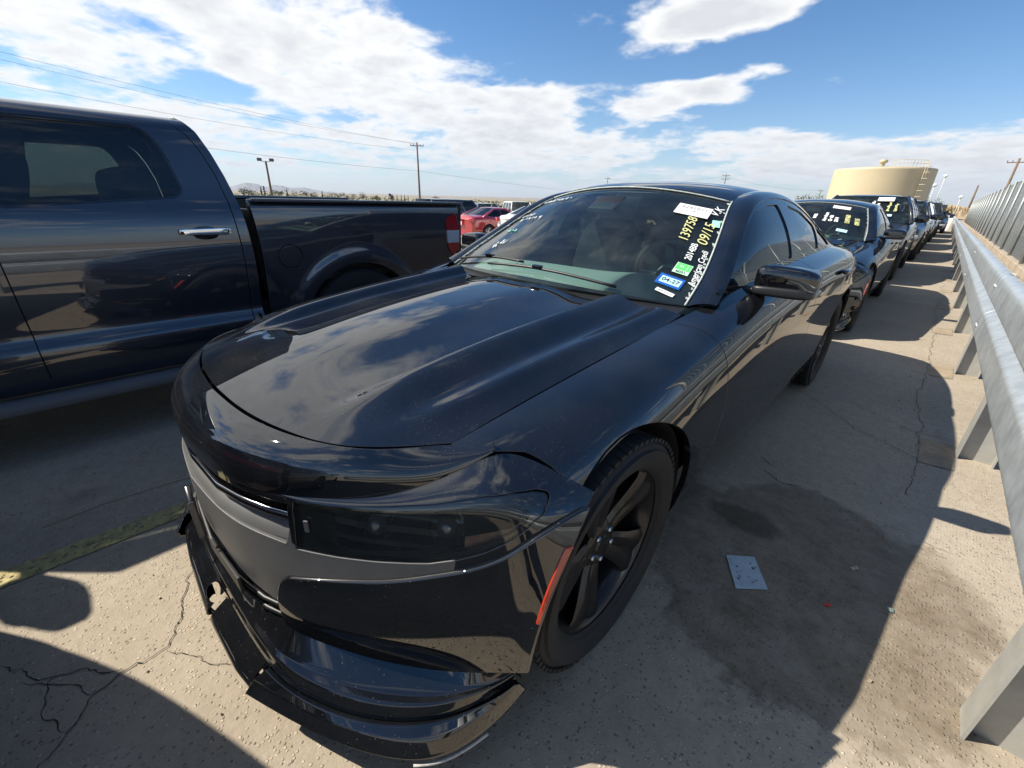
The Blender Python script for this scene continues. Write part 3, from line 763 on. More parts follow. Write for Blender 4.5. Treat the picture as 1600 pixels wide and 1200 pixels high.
    for z, r, o, mt, nm in ((.655, .006, .030, 'gloss_black', 'grille_bar'), (.618, .011, .018, 'gloss_black', 'grille_bar'), (.634, .0022, .010, 'chrome', 'grille_strip'), (.583, .008, .035, 'black_plastic', 'grille_bar')):
        q = MB(); q.tube([(x, plan(x, o), z) for x in xs], r, 8); q.obj(nm, MATS[mt], T, smooth=True)
    q = MB()
    for x in np.linspace(-.42, .42, 29): q.box((x, plan(x, .050), .615), (.004, .03, .10))
    q.obj('grille_mesh', MATS['black_plastic'], T)
    q = MB()                                              # grey shelf inside the lower grille edge
    Vq = []; Fq = []
    for i, x in enumerate(xs): Vq += [(x, plan(x, .000), .560), (x, plan(x, .012), .585), (x, plan(x, .045), .600)]
    for i in range(40):
        for j in range(2): Fq.append((i * 3 + j, i * 3 + 3 + j, i * 3 + 4 + j, i * 3 + 1 + j))
    q.add(Vq, Fq); q.obj('grille_shelf', MATS['matte_grey'], T, smooth=True)
    # lower opening behind the band
    q = MB(); q.box((0, -.66, .31), (.86, .06, .14)); q.obj('lower_intake', MATS['void'], T)
    for z in (.30, .335):
        q = MB(); q.tube([(x, np.interp(abs(x), [0, .22, .35, .42], [-.76, -.745, -.715, -.68]), z) for x in np.linspace(-.42, .42, 21)], .007, 6); q.obj('intake_bar', MATS['black_plastic'], T, smooth=True)


def sedan_splitter(T):
    """painted chin spoiler: broken into a corner piece each side and a loose middle"""
    inner = np.array([(0, -.728, .305), (.13, -.726, .305), (.27, -.720, .300), (.385, -.702, .288), (.45, -.688, .272), (.565, -.612, .250), (.655, -.548, .238), (.75, -.480, .236), (.82, -.428, .250), (.86, -.395, .265), (.885, -.372, .28)])
    shelf = np.array([(0, -.760, .258), (.14, -.758, .258), (.28, -.750, .254), (.395, -.738, .245), (.465, -.725, .228), (.60, -.650, .205), (.70, -.578, .200), (.785, -.505, .205), (.838, -.44, .22), (.872, -.398, .235), (.892, -.365, .255)])
    ridge = np.array([(0, -.776, .218), (.14, -.774, .218), (.29, -.768, .212), (.41, -.758, .203), (.49, -.742, .192), (.64, -.668, .176), (.745, -.588, .178), (.818, -.510, .188), (.858, -.44, .205), (.885, -.395, .225), (.90, -.36, .245)])
    grv0 = ridge + np.array([.002, -.004, -.018])
    grv = grv0[3:]
    tier = grv + np.array([.004, -.010, .004])
    lip = np.array([(.398, -.824, .135), (.522, -.772, .124), (.672, -.700, .112), (.800, -.615, .112), (.862, -.545, .118), (.892, -.455, .135), (.912, -.395, .165), (.922, -.345, .20)])
    lip2 = lip * np.array([.985, .992, 1]) + np.array([0, 0, -.022])
    def dense(rows, m=80):
        return np.stack([np.einsum('ai,ik->ak', bmat(len(r), m), r) for r in rows], 0)
    def strip(rows, per=6):
        D = dense(rows); out = []
        for i in range(len(rows) - 1):
            for k in range(per): out.append(D[i] + (D[i + 1] - D[i]) * k / per)
        out.append(D[-1]); return np.array(out)
    bow = (shelf + ridge) / 2 + np.array([.004, -.006, .010])
    bow2 = tier * .5 + lip * .5 + np.array([0, 0, .012])
    Sf = Surf(strip([inner, shelf, bow, ridge, grv0, grv0 * np.array([.97, .97, 1])], 4), raw=True, flip=False)
    panel('chin_panel', mirror_join((Sf.V, Sf.N, Sf.F)), MATS['black_paint_lower'], T, flange=0)
    Sf = Surf(strip([grv, tier, bow2, lip, lip2, lip2 * np.array([.9, .93, 1]) + np.array([0, 0, .004])], 5), raw=True, flip=False)
    panel('splitter_corner', (Sf.V, Sf.N, Sf.F), MATS['black_paint_lower'], T, flange=.006, lip=.002, mirror=True)
    edge = MB(); E = np.einsum('ai,ik->ak', bmat(8, 40), lip)
    edge.tube([tuple(E[i] + np.array([.001, -.002, -.016])) for i in range(18, 30)], .004, 6); edge.obj('scraped_edge', mat('scraped', (.42, .40, .36), .7, var=(80, .3)), T, smooth=True)
    # loose middle pieces
    xs = np.linspace(.375, -.36, 40)
    yl = np.interp(xs, [-.36, -.2, .1, .30, .375], [-.79, -.81, -.832, -.822, -.800])
    def mid(x0, x1, dy, dz, nm, up):
        x = np.linspace(x0, x1, 24); y = np.interp(x, [-.46, -.36, -.2, .1, .30, .4], [-.785, -.805, -.822, -.836, -.828, -.812]) + dy
        R_ = [np.stack([x, y + .085, 0 * x + .195 + dz + up], -1), np.stack([x, y + .070, 0 * x + .175 + dz], -1), np.stack([x, y + .035, 0 * x + .155 + dz], -1), np.stack([x, y, 0 * x + .128 + dz], -1), np.stack([x, y + .006, 0 * x + .105 + dz], -1), np.stack([x, y + .04, 0 * x + .105 + dz], -1)]
        s_ = Surf(np.array([r for r in R_]), 28, 24, flip=False)
        if s_.N[:, 2].mean() < 0: s_ = Surf(np.array(R_), 28, 24, flip=True)
        return s_
    s1 = mid(.372, .08, .0, -.004, 'a', .01)
    hole = lambda V: ((V[:, 0] - .13) / .045) ** 2 + ((V[:, 1] + .800) / .020) ** 2 - 1
    mat('worn_black', (.010, .012, .014), .34, coat=.5, coat_rough=.2, dust=(70., .4, (.4, .38, .34), .03)); panel('splitter_middle', (s1.V, s1.N, s1.F), MATS['black_paint_lower'], T, flange=.005)
    s2 = mid(.066, -.46, -.004, .012, 'b', .02)
    panel('splitter_fragment', region(s2, [lambda V: -hole(V + np.array([.10, 0, 0]))]), MATS['black_paint_lower'], T, flange=.005)
    q = MB(); q.tube([(-.06, -.772, .50), (-.02, -.778, .44), (.03, -.780, .40), (.05, -.778, .385)], .008, 6); q.obj('torn_bracket', MATS['worn_black'], T, smooth=True)
    q = MB(); q.box((.05, -.782, .45), (.008, .016, .11), Matrix.Rotation(-.25, 3, 'Y'), bev=.003); q.obj('hanging_trim', MATS['worn_black'], T)
    q = MB(); q.box((.13, -.758, .335), (.30, .008, .05), Matrix.Rotation(-.16, 3, 'Y') @ Matrix.Rotation(.03, 3, 'Z'), bev=.002); q.obj('torn_flap', MATS['black_plastic'], T)


def superbox(c, half, e=.45, n=24, m=32):
    V = []; F = []
    sg = lambda a, p: math.copysign(abs(a) ** p, a)
    for i in range(n + 1):
        t = -math.pi / 2 + math.pi * i / n
        for j in range(m):
            ph = 2 * math.pi * j / m
            V.append((c[0] + half[0] * sg(math.cos(t), e) * sg(math.cos(ph), e), c[1] + half[1] * sg(math.cos(t), e) * sg(math.sin(ph), e), c[2] + half[2] * sg(math.sin(t), e)))
    for i in range(n):
        for j in range(m): F.append((i * m + j, i * m + (j + 1) % m, (i + 1) * m + (j + 1) % m, (i + 1) * m + j))
    return V, F


def door_mirror(T, c, half, s, foot, m1='gloss_black', taper=.25):
    R_ = bpy.data.objects.new('door_mirror', None); R_.empty_display_size = .1; link(R_, T)
    V, F = superbox((0, 0, 0), half, .5)
    W = []
    for x, y, z in V:
        u = (x / half[0] + 1) / 2; k = 1 - taper * u * u
        zz = z * (k if z > 0 else (1 - .10 * u)); yy = y * (1 - .25 * u)
        yy = min(yy, half[1] * .55)
        W.append((s * (x + c[0]), c[1] + yy + .02 * u, c[2] + zz))
    mesh_obj('housing', W, F if s > 0 else [q[::-1] for q in F], MATS[m1], R_)
    lo = [(x, y, z) for x, y, z in superbox((0, 0, 0), (half[0] * .97, half[1] * .96, half[2] * .42), .5)[0]]
    mesh_obj('lower_cap', [(s * (x + c[0] - .004), c[1] + min(y, half[1] * .5) * (1 - .2 * (x / half[0] + 1) / 2) + .01 * (x / half[0]), c[2] + z * .9 - half[2] * .68) for x, y, z in lo], F if s > 0 else [q[::-1] for q in F], MATS['black_plastic'], R_)
    q = MB(); a = Vector((s * (c[0] - half[0] * .7), c[1], c[2] - half[2] * .75)); b = Vector((s * foot[0], foot[1], foot[2]))
    V2, F2 = superbox((0, 0, 0), (abs(a.x - b.x) / 2 + .035, .030, .013), .6, 12, 20); c2 = (a + b) / 2; mesh_obj('arm', [(c2.x + v[0], c2.y + v[1], c2.z + v[2]) for v in V2], F2, MATS['black_plastic'], R_)
    q = MB(); q.box((s * (c[0] + .0), c[1] + half[1] * .56, c[2] + .004), (half[0] * 1.6, .003, half[2] * 1.5)); q.obj('mirror_glass', mat('mirror_silver', (.75, .77, .8), .02, 1.0), R_)
    return R_


def seat(T, x, y, z=.0, m='seat_cloth'):
    R_ = bpy.data.objects.new('seat', None); R_.empty_display_size = .1; link(R_, T)
    def sb(name, c, half, rx, e=.5):
        V, F = superbox((0, 0, 0), half, e, 16, 20); M = Matrix.Translation(c) @ Matrix.Rotation(rx, 4, 'X')
        mesh_obj(name, [M @ Vector(v) for v in V], F, MATS[m], R_)
    sb('cushion', (x, y, z + .56), (.25, .27, .10), .10); sb('backrest', (x, y + .36, z + .86), (.24, .09, .34), -.33); sb('head_rest', (x, y + .49, z + 1.20), (.13, .05, .085), -.25)
    for dx in (-.05, .05): q = MB(); q.tube([(x + dx, y + .45, z + 1.08), (x + dx, y + .48, z + 1.18)], .008, 6); q.obj('post', MATS['steel'], R_, smooth=True)
    return R_


def sedan_inside(T, wheels=True):
    q = MB(); q.box((0, 1.9, .36), (1.66, 3.0, .12)); q.box((0, .05, .50), (1.16, 1.0, .42)); q.box((0, .66, .60), (1.30, .10, .56)); q.box((0, 3.4, .72), (1.36, 1.0, .56)); q.box((0, 2.0, .22), (1.5, 3.2, .08))
    q.box((.79, 1.95, .66), (.05, 2.1, .60)); q.box((-.79, 1.95, .66), (.05, 2.1, .60)); q.box((0, -.45, .5), (.9, .35, .28)); q.obj('underbody', MATS['void'], T)
    # dashboard
    x = np.linspace(-.78, .78, 30); rows = []
    for dy, dz in ((0.02, -.02), (.10, .0), (.25, .012), (.38, .005), (.42, -.03), (.43, -.16), (.40, -.32)):
        rows.append(np.stack([x, .72 + dy + .10 * (x / .78) ** 2 * (dy < .2), .93 + dz + .16 * min(dy, .30) - .015 * (x / .78) ** 2 + .022 * np.exp(-((x - .38) / .16) ** 2) * (dy > .2)], -1))
    s = Surf(np.array(rows), 40, 40, flip=False); s = s if s.N[len(s.N) // 4, 2] > 0 else Surf(np.array(rows), 40, 40, flip=True)
    panel('dashboard', (s.V, s.N, s.F), MATS['dark_interior'], T, flange=0)
    for xx in (.40, -.40): seat(T, xx, 1.55)
    V, F = superbox((0, 2.62, .62), (.66, .28, .14), .4); mesh_obj('rear_bench', V, F, MATS['seat_cloth'], T)
    V, F = superbox((0, 2.96, .88), (.64, .10, .28), .4); mesh_obj('rear_backrest', V, F, MATS['seat_cloth'], T)
    sw = bpy.data.objects.new('steering_wheel', None); link(sw, T); sw.location = (.40, 1.28, .965); sw.rotation_euler = (-1.15, 0, 0)
    q = MB(); n = 40
    Vt = []; Ft = []
    for i in range(n):
        a = 2 * math.pi * i / n
        for j in range(8): b = 2 * math.pi * j / 8; Vt.append(((.185 + .016 * math.cos(b)) * math.cos(a), (.185 + .016 * math.cos(b)) * math.sin(a), .016 * math.sin(b)))
    for i in range(n):
        for j in range(8): Ft.append((i * 8 + j, ((i + 1) % n) * 8 + j, ((i + 1) % n) * 8 + (j + 1) % 8, i * 8 + (j + 1) % 8))
    q.add(Vt, Ft).obj('ring', mat('wheel_leather', (.035, .037, .038), .4), sw, smooth=True)
    q = MB(); q.lathe([(.001, .03), (.06, .025), (.075, 0), (.07, -.03)], 20); q.box((.11, 0, 0), (.15, .035, .015)); q.box((-.11, 0, 0), (.15, .035, .015)); q.box((0, -.11, 0), (.04, .15, .015)); q.obj('hub', MATS['dark_interior'], sw, auto=40)
    rv = MB(); rv.box((0, 1.36, 1.30), (.25, .035, .07), Matrix.Rotation(.25, 3, 'Z'), bev=.015); rv.tube([(0, 1.37, 1.31), (0, 1.36, 1.345)], .012, 8); rv.obj('rear_view_mirror', MATS['black_plastic'], T, auto=40)
    pod = MB(); pod.box((0, 1.25, 1.292), (.16, .14, .03), Matrix.Rotation(.47, 3, 'X'), bev=.01); pod.obj('sensor_pod', MATS['black_plastic'], T, auto=40)
    hl = MB(); hl.add(*(lambda s_: ([tuple(v) for v in s_.V * np.array([.96, 1, 1]) - np.array([0, 0, .03])], s_.F))(SED['roof'])); V = np.array(hl.V); hl.add([tuple(v) for v in V * np.array([-1, 1, 1])], [q_[::-1] for q_ in hl.F]); hl.obj('headliner', mat('headliner', (.40, .41, .39), .9), T, smooth=True, fix=False)
    # wheel-arch liners
    for c, nm in ((ARCH_F, 'wheel_liner'), (ARCH_R, 'wheel_liner')):
        for s_ in (1, -1):
            q = MB(); n = 28; V = []; F = []
            for i in range(n + 1):
                a = -.35 + (math.pi + .7) * i / n
                for xx in (.93, .55): V.append((s_ * (xx if xx < .9 else .905), c[0] + (ARCH_RAD - .004) * math.cos(a), c[1] + (ARCH_RAD - .004) * math.sin(a)))
            for i in range(n): F.append((i * 2, i * 2 + 1, i * 2 + 3, i * 2 + 2))
            F.append(tuple(range(1, 2 * n + 2, 2)))
            q.add(V, F).obj(nm, mat('liner', (.010, .010, .010), .9), T, smooth=False, fix=False)
    if wheels:
        for s_ in (1, -1):
            make_wheel(T, s_ * .805, .045, side=s_, steer=0.0); make_wheel(T, s_ * .805, 3.085, side=s_)


def sedan_small(T, wsp, stickers=True):
    door_mirror(T, (.940, 1.13, 1.036), (.110, .066, .060), 1, (.82, 1.10, .985)); door_mirror(T, (.940, 1.13, 1.036), (.110, .066, .060), -1, (.82, 1.10, .985))
    # wipers
    for (a0, a1, k0, k1) in ((.62, -.42, .04, .055), (-.93, -.10, .05, .11)):
        w = MB(); P = [wsp(k0 + (k1 - k0) * t + .03 * math.sin(math.pi * t), a0 + (a1 - a0) * t, .016)[0] for t in np.linspace(0, 1, 14)]
        w.tube(P, .0065, 6)
        o = w.obj('wiper', MATS['black_plastic'], T, smooth=True)
        c = MB(); m = P[7]; c.box(m + Vector((0, 0, .006)), (.05, .022, .018), bev=.004); c.obj('wiper_joint', MATS['gloss_black'], o)
    cw = MB(); x = np.linspace(-.70, .70, 31); V = []; F = []
    for xx in x: yy = .585 + .11 * (abs(xx) / .7) ** 2.2; zz = .945 - .022 * (abs(xx) / .7) ** 2; V += [(xx, yy, zz), (xx, yy + .06, zz + .012), (xx, yy + .10, zz + .02)]
    for i in range(30):
        for j in range(2): F.append((i * 3 + j, i * 3 + 3 + j, i * 3 + 4 + j, i * 3 + 1 + j))
    cw.add(V, F).obj('cowl', MATS['black_plastic'], T, smooth=True)
    for s_ in (1, -1):                                     # door handles
        for y, z in ((1.74, .905), (2.72, .93)):
            V, F = superbox((0, 0, 0), (.016, .105, .016), .6, 12, 20); mesh_obj('door_handle', [(s_ * (.957 + v[0]), y + v[1], z + v[2]) for v in V], F if s_ > 0 else [q[::-1] for q in F], MATS['black_paint'], T)


def glass_frame(wsp, k, a, ang, off=.002):
    q, n = wsp(k, a, off); q2, _ = wsp(min(k + .02, 1), a, off); up = (q2 - q).normalized(); right = up.cross(n).normalized(); up = n.cross(right)
    M = Matrix((right, up, n)).transposed().to_4x4(); M.translation = q
    return M @ Matrix.Rotation(ang, 4, 'Z')


def plate(name, w, h, M, material, parent, thick=.0006):
    b = MB(); b.box((0, 0, 0), (w, h, thick)); b.xf(M)
    return b.obj(name, material, parent)


# ------------------------------------------------------------------ the blue-grey pickup on the left
def sheet(rows, y0, y1, mu, mv, flip=True, ny=24):
    """rows: list of (ys, xs, zs) or (x, z); lofted along y"""
    yq = np.linspace(y0, y1, ny); P = np.zeros((ny, len(rows), 3))
    for j, r in enumerate(rows):
        if len(r) == 2: P[:, j, 0] = r[0]; P[:, j, 2] = r[1]
        else: P[:, j, 0] = ncs(r[0], r[1], yq); P[:, j, 2] = ncs(r[0], r[2], yq)
        P[:, j, 1] = yq
    return Surf(P, mu, mv, flip=flip)


def make_pickup(loc):
    T = empty('pickup_truck', loc); tag(T, 'dark blue-grey crew cab pickup with chrome door handle filling the left side', 'pickup truck')
    pm = mat('blue_grey_paint', (.015, .023, .040), .40, .42, 1.0, .5, var=(900, .25), dust=(220., .25, (.4, .38, .35), .006))
    gl = glass('truck_glass', (.20, .235, .215), .8, film=.012); G = .003
    cab = sheet([(.70, 1.672), (.79, 1.664), (.845, 1.636), (.872, 1.59), (.915, 1.42), (.955, 1.25), (.982, 1.195), (.998, 1.12), (1.004, 1.0), (1.004, .86), (.996, .74), (.984, .65), (.982, .61), (1.000, .575), (1.016, .55), (1.016, .48), (1.004, .40), (.975, .34)], -1.98, .04, 120, 110)
    rear = ([.2, .57, .80, .95, 1.10, 1.20, 1.26, 1.38, 1.50, 1.60, 1.66, 1.72], [-.012, -.010, .0, .004, -.002, -.010, -.018, -.045, -.082, -.125, -.175, -.27])
    gapr = ([.2, .57, .72, .86, 1.0, 1.15, 1.25, 1.38, 1.50, 1.58, 1.63, 1.655, 1.68], [-.075, -.070, -.060, -.052, -.05, -.055, -.062, -.085, -.125, -.170, -.225, -.30, -.5])
    yr = lambda a, sg, off: (lambda V: sg * (V[:, 1] - np.interp(V[:, 2], *a)) + off)
    body = Sub(*region(cab, [yr(rear, 1, 0)]))
    wr = round_poly([(-.985, 1.205), (-.305, 1.262), (-.268, 1.30), (-.305, 1.50), (-.37, 1.60), (-.985, 1.592)], .05)
    wf = round_poly([(-1.90, 1.20), (-1.095, 1.205), (-1.095, 1.592), (-1.45, 1.590)], .05)
    doorz = lambda V: V[:, 2] - 1.66
    yl = lambda sg, y, off: (lambda V: sg * (V[:, 1] - y) + off)
    lowz = lambda V: .405 - V[:, 2]
    rd = Sub(*region(body, [yr(gapr, 1, .007), yl(-1, -1.04, G), doorz, lowz]))
    panel('rear_door', remainder(rd, poly_fns(wr, 1, 2, .006)), pm, T, mirror=True, flange=.02)
    fd = Sub(*region(body, [yl(1, -1.04, G), yl(-1, -1.96, 0), doorz, lowz]))
    panel('front_door', remainder(fd, poly_fns(wf, 1, 2, .006)), pm, T, mirror=True, flange=.02)
    panel('window_trim', remainder(Sub(*region(cab, poly_fns(wr, 1, 2, .008))), poly_fns(wr, 1, 2, -.006)), MATS['gloss_black'], T, off=-.003, mirror=True)
    panel('rear_side_window', region(cab, poly_fns(wr, 1, 2, .004)), gl, T, off=-.010, flange=0, mirror=True)
    panel('front_side_window', region(cab, poly_fns(wf, 1, 2, .004)), gl, T, off=-.008, flange=0, mirror=True)
    rest = Sub(*remainder(body, [yr(gapr, 1, 0), yl(-1, -1.98, -1), doorz, lowz]))
    panel('cab_frame', (rest.V, rest.N, rest.F), pm, T, flange=.02, mirror=True)
    # roof and back wall
    k = np.linspace(0, 1, 30)[:, None]; a = np.linspace(-1, 1, 41)[None, :]
    yy = -1.36 + 1.17 * k; S_ = Surf(np.stack([.70 * a + 0 * k, yy + 0 * a, 1.672 + .02 * (1 - a ** 2) - .02 * (2 * k - 1) ** 4 + 0 * a], -1), raw=True); S_ = S_ if S_.N[500, 2] > 0 else Surf(S_.D, raw=True, flip=True)
    panel('roof', (S_.V, S_.N, S_.F), pm, T, flange=0)
    zz = np.linspace(.55, 1.672, 60); yb = np.interp(zz, *rear) - .004; hw = np.interp(zz, [.55, .86, 1.12, 1.25, 1.42, 1.6, 1.69, 1.70], [.98, 1.0, .995, .953, .913, .86, .77, .70]) - .006
    bw = Surf(np.stack([hw[:, None] * a, yb[:, None] + .015 * (1 - a ** 2) + 0 * a, zz[:, None] + 0 * a], -1), raw=True); bw = bw if bw.N[1000, 1] > 0 else Surf(bw.D, raw=True, flip=True)
    wb = round_poly([(-.74, 1.255), (.74, 1.255), (.70, 1.545), (-.70, 1.545)], .08)
    panel('cab_back', remainder(bw, poly_fns(wb, 0, 2)), pm, T, flange=.01)
    panel('rear_window', region(bw, poly_fns(wb, 0, 2, .004)), glass('truck_rear_glass', (.30, .36, .33), .7), T, off=-.004, flange=0)
    # windshield, hood, front
    yw = np.linspace(-2.02, -1.35, 20)[:, None]; t = (yw + 2.02) / .67
    wsd = Surf(np.stack([(.86 - .14 * t) * a, yw + .10 * a ** 2, 1.19 + .475 * t - .02 * a ** 2], -1), raw=True); wsd = wsd if wsd.N[200, 2] > 0 else Surf(wsd.D, raw=True, flip=True)
    panel('windshield', (wsd.V, wsd.N, wsd.F), MATS['windshield_glass'], T, flange=0)
    for s in (1, -1):
        q = MB(); q.tube([(s * .90, -1.99, 1.18), (s * .82, -1.60, 1.46), (s * .72, -1.28, 1.65)], .035, 8); q.obj('windshield_pillar', pm, T, smooth=True)
    fen = sheet([(.78, 1.20), (.88, 1.185), (.955, 1.13), (.995, 1.0), (1.0, .85), (.995, .70), (1.0, .56), (.985, .42)], -3.45, -1.985, 70, 60)
    ff = region(fen, [lambda V: .47 - np.hypot(V[:, 1] + 2.72, V[:, 2] - .40)]); panel('fender', ff, pm, T, mirror=True, flange=.02)
    yh = np.linspace(-3.47, -1.99, 30)[:, None]; a2 = np.linspace(-1, 1, 31)[None, :]
    hd = Surf(np.stack([.775 * a2 + 0 * yh, yh + .08 * a2 ** 2, 1.20 + .035 * (1 - a2 ** 4) - .10 * np.clip((-yh - 3.1) / .37, 0, 1) ** 2 + 0 * a2], -1), raw=True); hd = hd if hd.N[400, 2] > 0 else Surf(hd.D, raw=True, flip=True)
    panel('hood', (hd.V, hd.N, hd.F), pm, T)
    q = MB(); q.box((0, -3.46, .78), (1.94, .14, .70), bev=.06); q.obj('front_fascia', pm, T, auto=40)
    q = MB(); q.box((0, -3.545, .92), (1.10, .03, .34), bev=.01); q.obj('grille', MATS['chrome'], T)
    for s in (1, -1):
        q = MB(); q.box((s * .76, -3.53, .95), (.36, .04, .20), bev=.02); q.obj('headlight', MATS['white_lens'], T)
    q = MB(); q.box((0, -3.50, .48), (1.98, .22, .26), bev=.06); q.obj('front_bumper', MATS['chrome'], T, auto=40)
    # bed
    arch = (.70, .40)
    bed = sheet([(.955, 1.262), (.985, 1.252), (1.0, 1.215), (1.006, 1.14), (1.004, 1.03), (.998, .92), (.992, .80), (.988, .66), (.988, .50), (.97, .42)], .035, 1.64, 130, 80, ny=30)
    d = np.hypot(bed.V[:, 1] - arch[0], bed.V[:, 2] - arch[1])
    fl = .030 * np.exp(-((d - .515) / .035) ** 2) + .030 * np.clip((.515 - d) / .001, 0, 1) * (d < .515)
    fl = .020 / (1 + np.exp((d - .535) / .016))
    bed.V[:, 0] += fl; D = bed.V.reshape(bed.D.shape); du = np.gradient(D, axis=0); dv = np.gradient(D, axis=1); n = -np.cross(du, dv); n /= np.linalg.norm(n, axis=2)[..., None]; bed.N = n.reshape(-1, 3)
    gapb = ([.4, .57, .80, .95, 1.10, 1.27], [.028, .030, .040, .044, .036, .022])
    tl = round_poly([(1.500, 1.135), (1.60, 1.185), (1.66, 1.02), (1.66, .84), (1.60, .815), (1.525, .90)], .015)
    bd = Sub(*region(bed, [yr(gapb, -1, .012), lambda V: .445 - np.hypot(V[:, 1] - arch[0], V[:, 2] - arch[1])]))
    fuel = lambda V: np.hypot(V[:, 1] - .222, V[:, 2] - .918) - .078
    bd2 = Sub(*remainder(bd, [lambda V: fuel(V)])); bd2 = Sub(*remainder(bd2, poly_fns(tl, 1, 2, .003)))
    panel('bed_side', (bd2.V, bd2.N, bd2.F), pm, T, mirror=True, flange=.02)
    panel('fuel_door', region(bd, [lambda V: fuel(V) + .007]), pm, T, flange=.012)
    lampm = [('red_lens', .0), ]
    R_ = bpy.data.objects.new('tail_light', None); link(R_, T)
    for nm, mm, za, zb in (('red_lens', 'red_lens', 1.045, 1.3), ('clear_lens', 'white_lens', .945, 1.045), ('red_lens', 'red_lens', .7, .945)):
        panel(nm, region(bed, poly_fns(tl, 1, 2) + [lambda V, b=zb: V[:, 2] - b, lambda V, a_=za: a_ - V[:, 2]]), MATS[mm], R_, off=.010, flange=.03, lip=.001)
    q = MB(); q.box((.998, .85, 1.258), (.075, 1.60, .020), bev=.008); q.obj('bed_rail', mat('rail_cap', (.03, .035, .045), .35, coat=.3), T, auto=40)
    q = MB(); q.box((-.998, .85, 1.258), (.075, 1.60, .020), bev=.008); q.obj('bed_rail', MATS['rail_cap'], T, auto=40)
    q = MB(); q.box((0, 1.655, .90), (1.50, .06, .70), bev=.02); q.obj('tailgate', pm, T, auto=40)
    for s in (1, -1):
        q = MB(); q.box((s * .87, 1.655, 1.0), (.24, .05, .50)); q.obj('bed_post', pm, T)
    q = MB(); q.box((0, 1.70, .52), (1.9, .20, .20), bev=.04); q.obj('rear_bumper', MATS['chrome'], T, auto=40)
    q = MB(); q.box((0, .84, .76), (1.9, 1.58, .04)); q.box((.90, .84, .98), (.03, 1.58, .50)); q.box((-.90, .84, .98), (.03, 1.58, .50)); q.box((0, .07, .95), (1.8, .03, .5)); q.obj('bed_liner', MATS['black_plastic'], T)
    # handle
    H = bpy.data.objects.new('door_handle', None); link(H, T)
    V, F = superbox((0, 0, 0), (.013, .064, .036), .8, 14, 24); mesh_obj('recess', [(1.000 + v[0] * .35, -.222 + v[1], 1.078 + v[2]) for v in V], F, MATS['gloss_black'], H)
    V, F = superbox((0, 0, 0), (.013, .127, .0185), .35, 16, 28); mesh_obj('grip', [(1.026 + v[0] - .014 * (v[1] / .127) ** 4, -.222 + v[1], 1.087 + v[2] * (1 + .12 * v[1] / .127)) for v in V], F, MATS['chrome'], H)
    for ym in (-.145, -.30):
        q = MB(); q.tube([(1.0, ym, 1.088), (1.022, ym, 1.088)], .012, 8); q.obj('mount', MATS['gloss_black'], H, smooth=True)
    # running board, chassis, cabin
    for s in (1, -1):
        q = MB(); q.box((s * 1.00, -.96, .295), (.16, 1.90, .05), bev=.018); q.obj('running_board', mat('step_rubber', (.17, .17, .17), .6, bump=(200, .4)), T, auto=40)
    q = MB(); q.box((0, -.9, .50), (1.90, 5.0, .26)); q.box((0, -2.7, .75), (1.3, 1.3, .5)); q.box((.945, -1.0, .80), (.04, 1.9, .70)); q.box((-.945, -1.0, .80), (.04, 1.9, .70)); q.obj('chassis', MATS['void'], T)
    for x in (.45, -.45): seat(T, x, -1.35, .30)
    V, F = superbox((0, -.42, 1.14), (.80, .09, .28), .4); mesh_obj('rear_backrest', V, F, MATS['seat_cloth'], T)
    q = MB(); q.box((0, -1.85, 1.10), (1.8, .35, .2), bev=.05); q.obj('dashboard', MATS['dark_interior'], T, auto=40)
    door_mirror(T, (1.19, -1.92, 1.22), (.125, .07, .115), 1, (.98, -1.88, 1.14)); door_mirror(T, (1.19, -1.92, 1.22), (.125, .07, .115), -1, (.98, -1.88, 1.14))
    for s in (1, -1):
        make_wheel(T, s * .86, arch[0], R=.40, rim=.25, W=.27, side=s, rimmat='alloy', spokes=6, detail=False); make_wheel(T, s * .86, -2.72, R=.40, rim=.25, W=.27, side=s, rimmat='alloy', spokes=6, detail=False)
        for cy in (arch[0], -2.72):
            q = MB(); V = []; F = []; n = 20
            for i in range(n + 1):
                an = -.3 + (math.pi + .6) * i / n; V += [(s * .985, cy + .447 * math.cos(an), arch[1] + .447 * math.sin(an)), (s * .55, cy + .447 * math.cos(an), arch[1] + .447 * math.sin(an))]
            for i in range(n): F.append((2 * i, 2 * i + 1, 2 * i + 3, 2 * i + 2))
            F.append(tuple(range(1, 2 * n + 2, 2))); q.add(V, F).obj('wheel_liner', mat('liner', (.010, .010, .010), .9), T, fix=False)
    return T


mat('alloy', (.55, .56, .58), .28, .9)
make_pickup((-2.72, 0, 0))


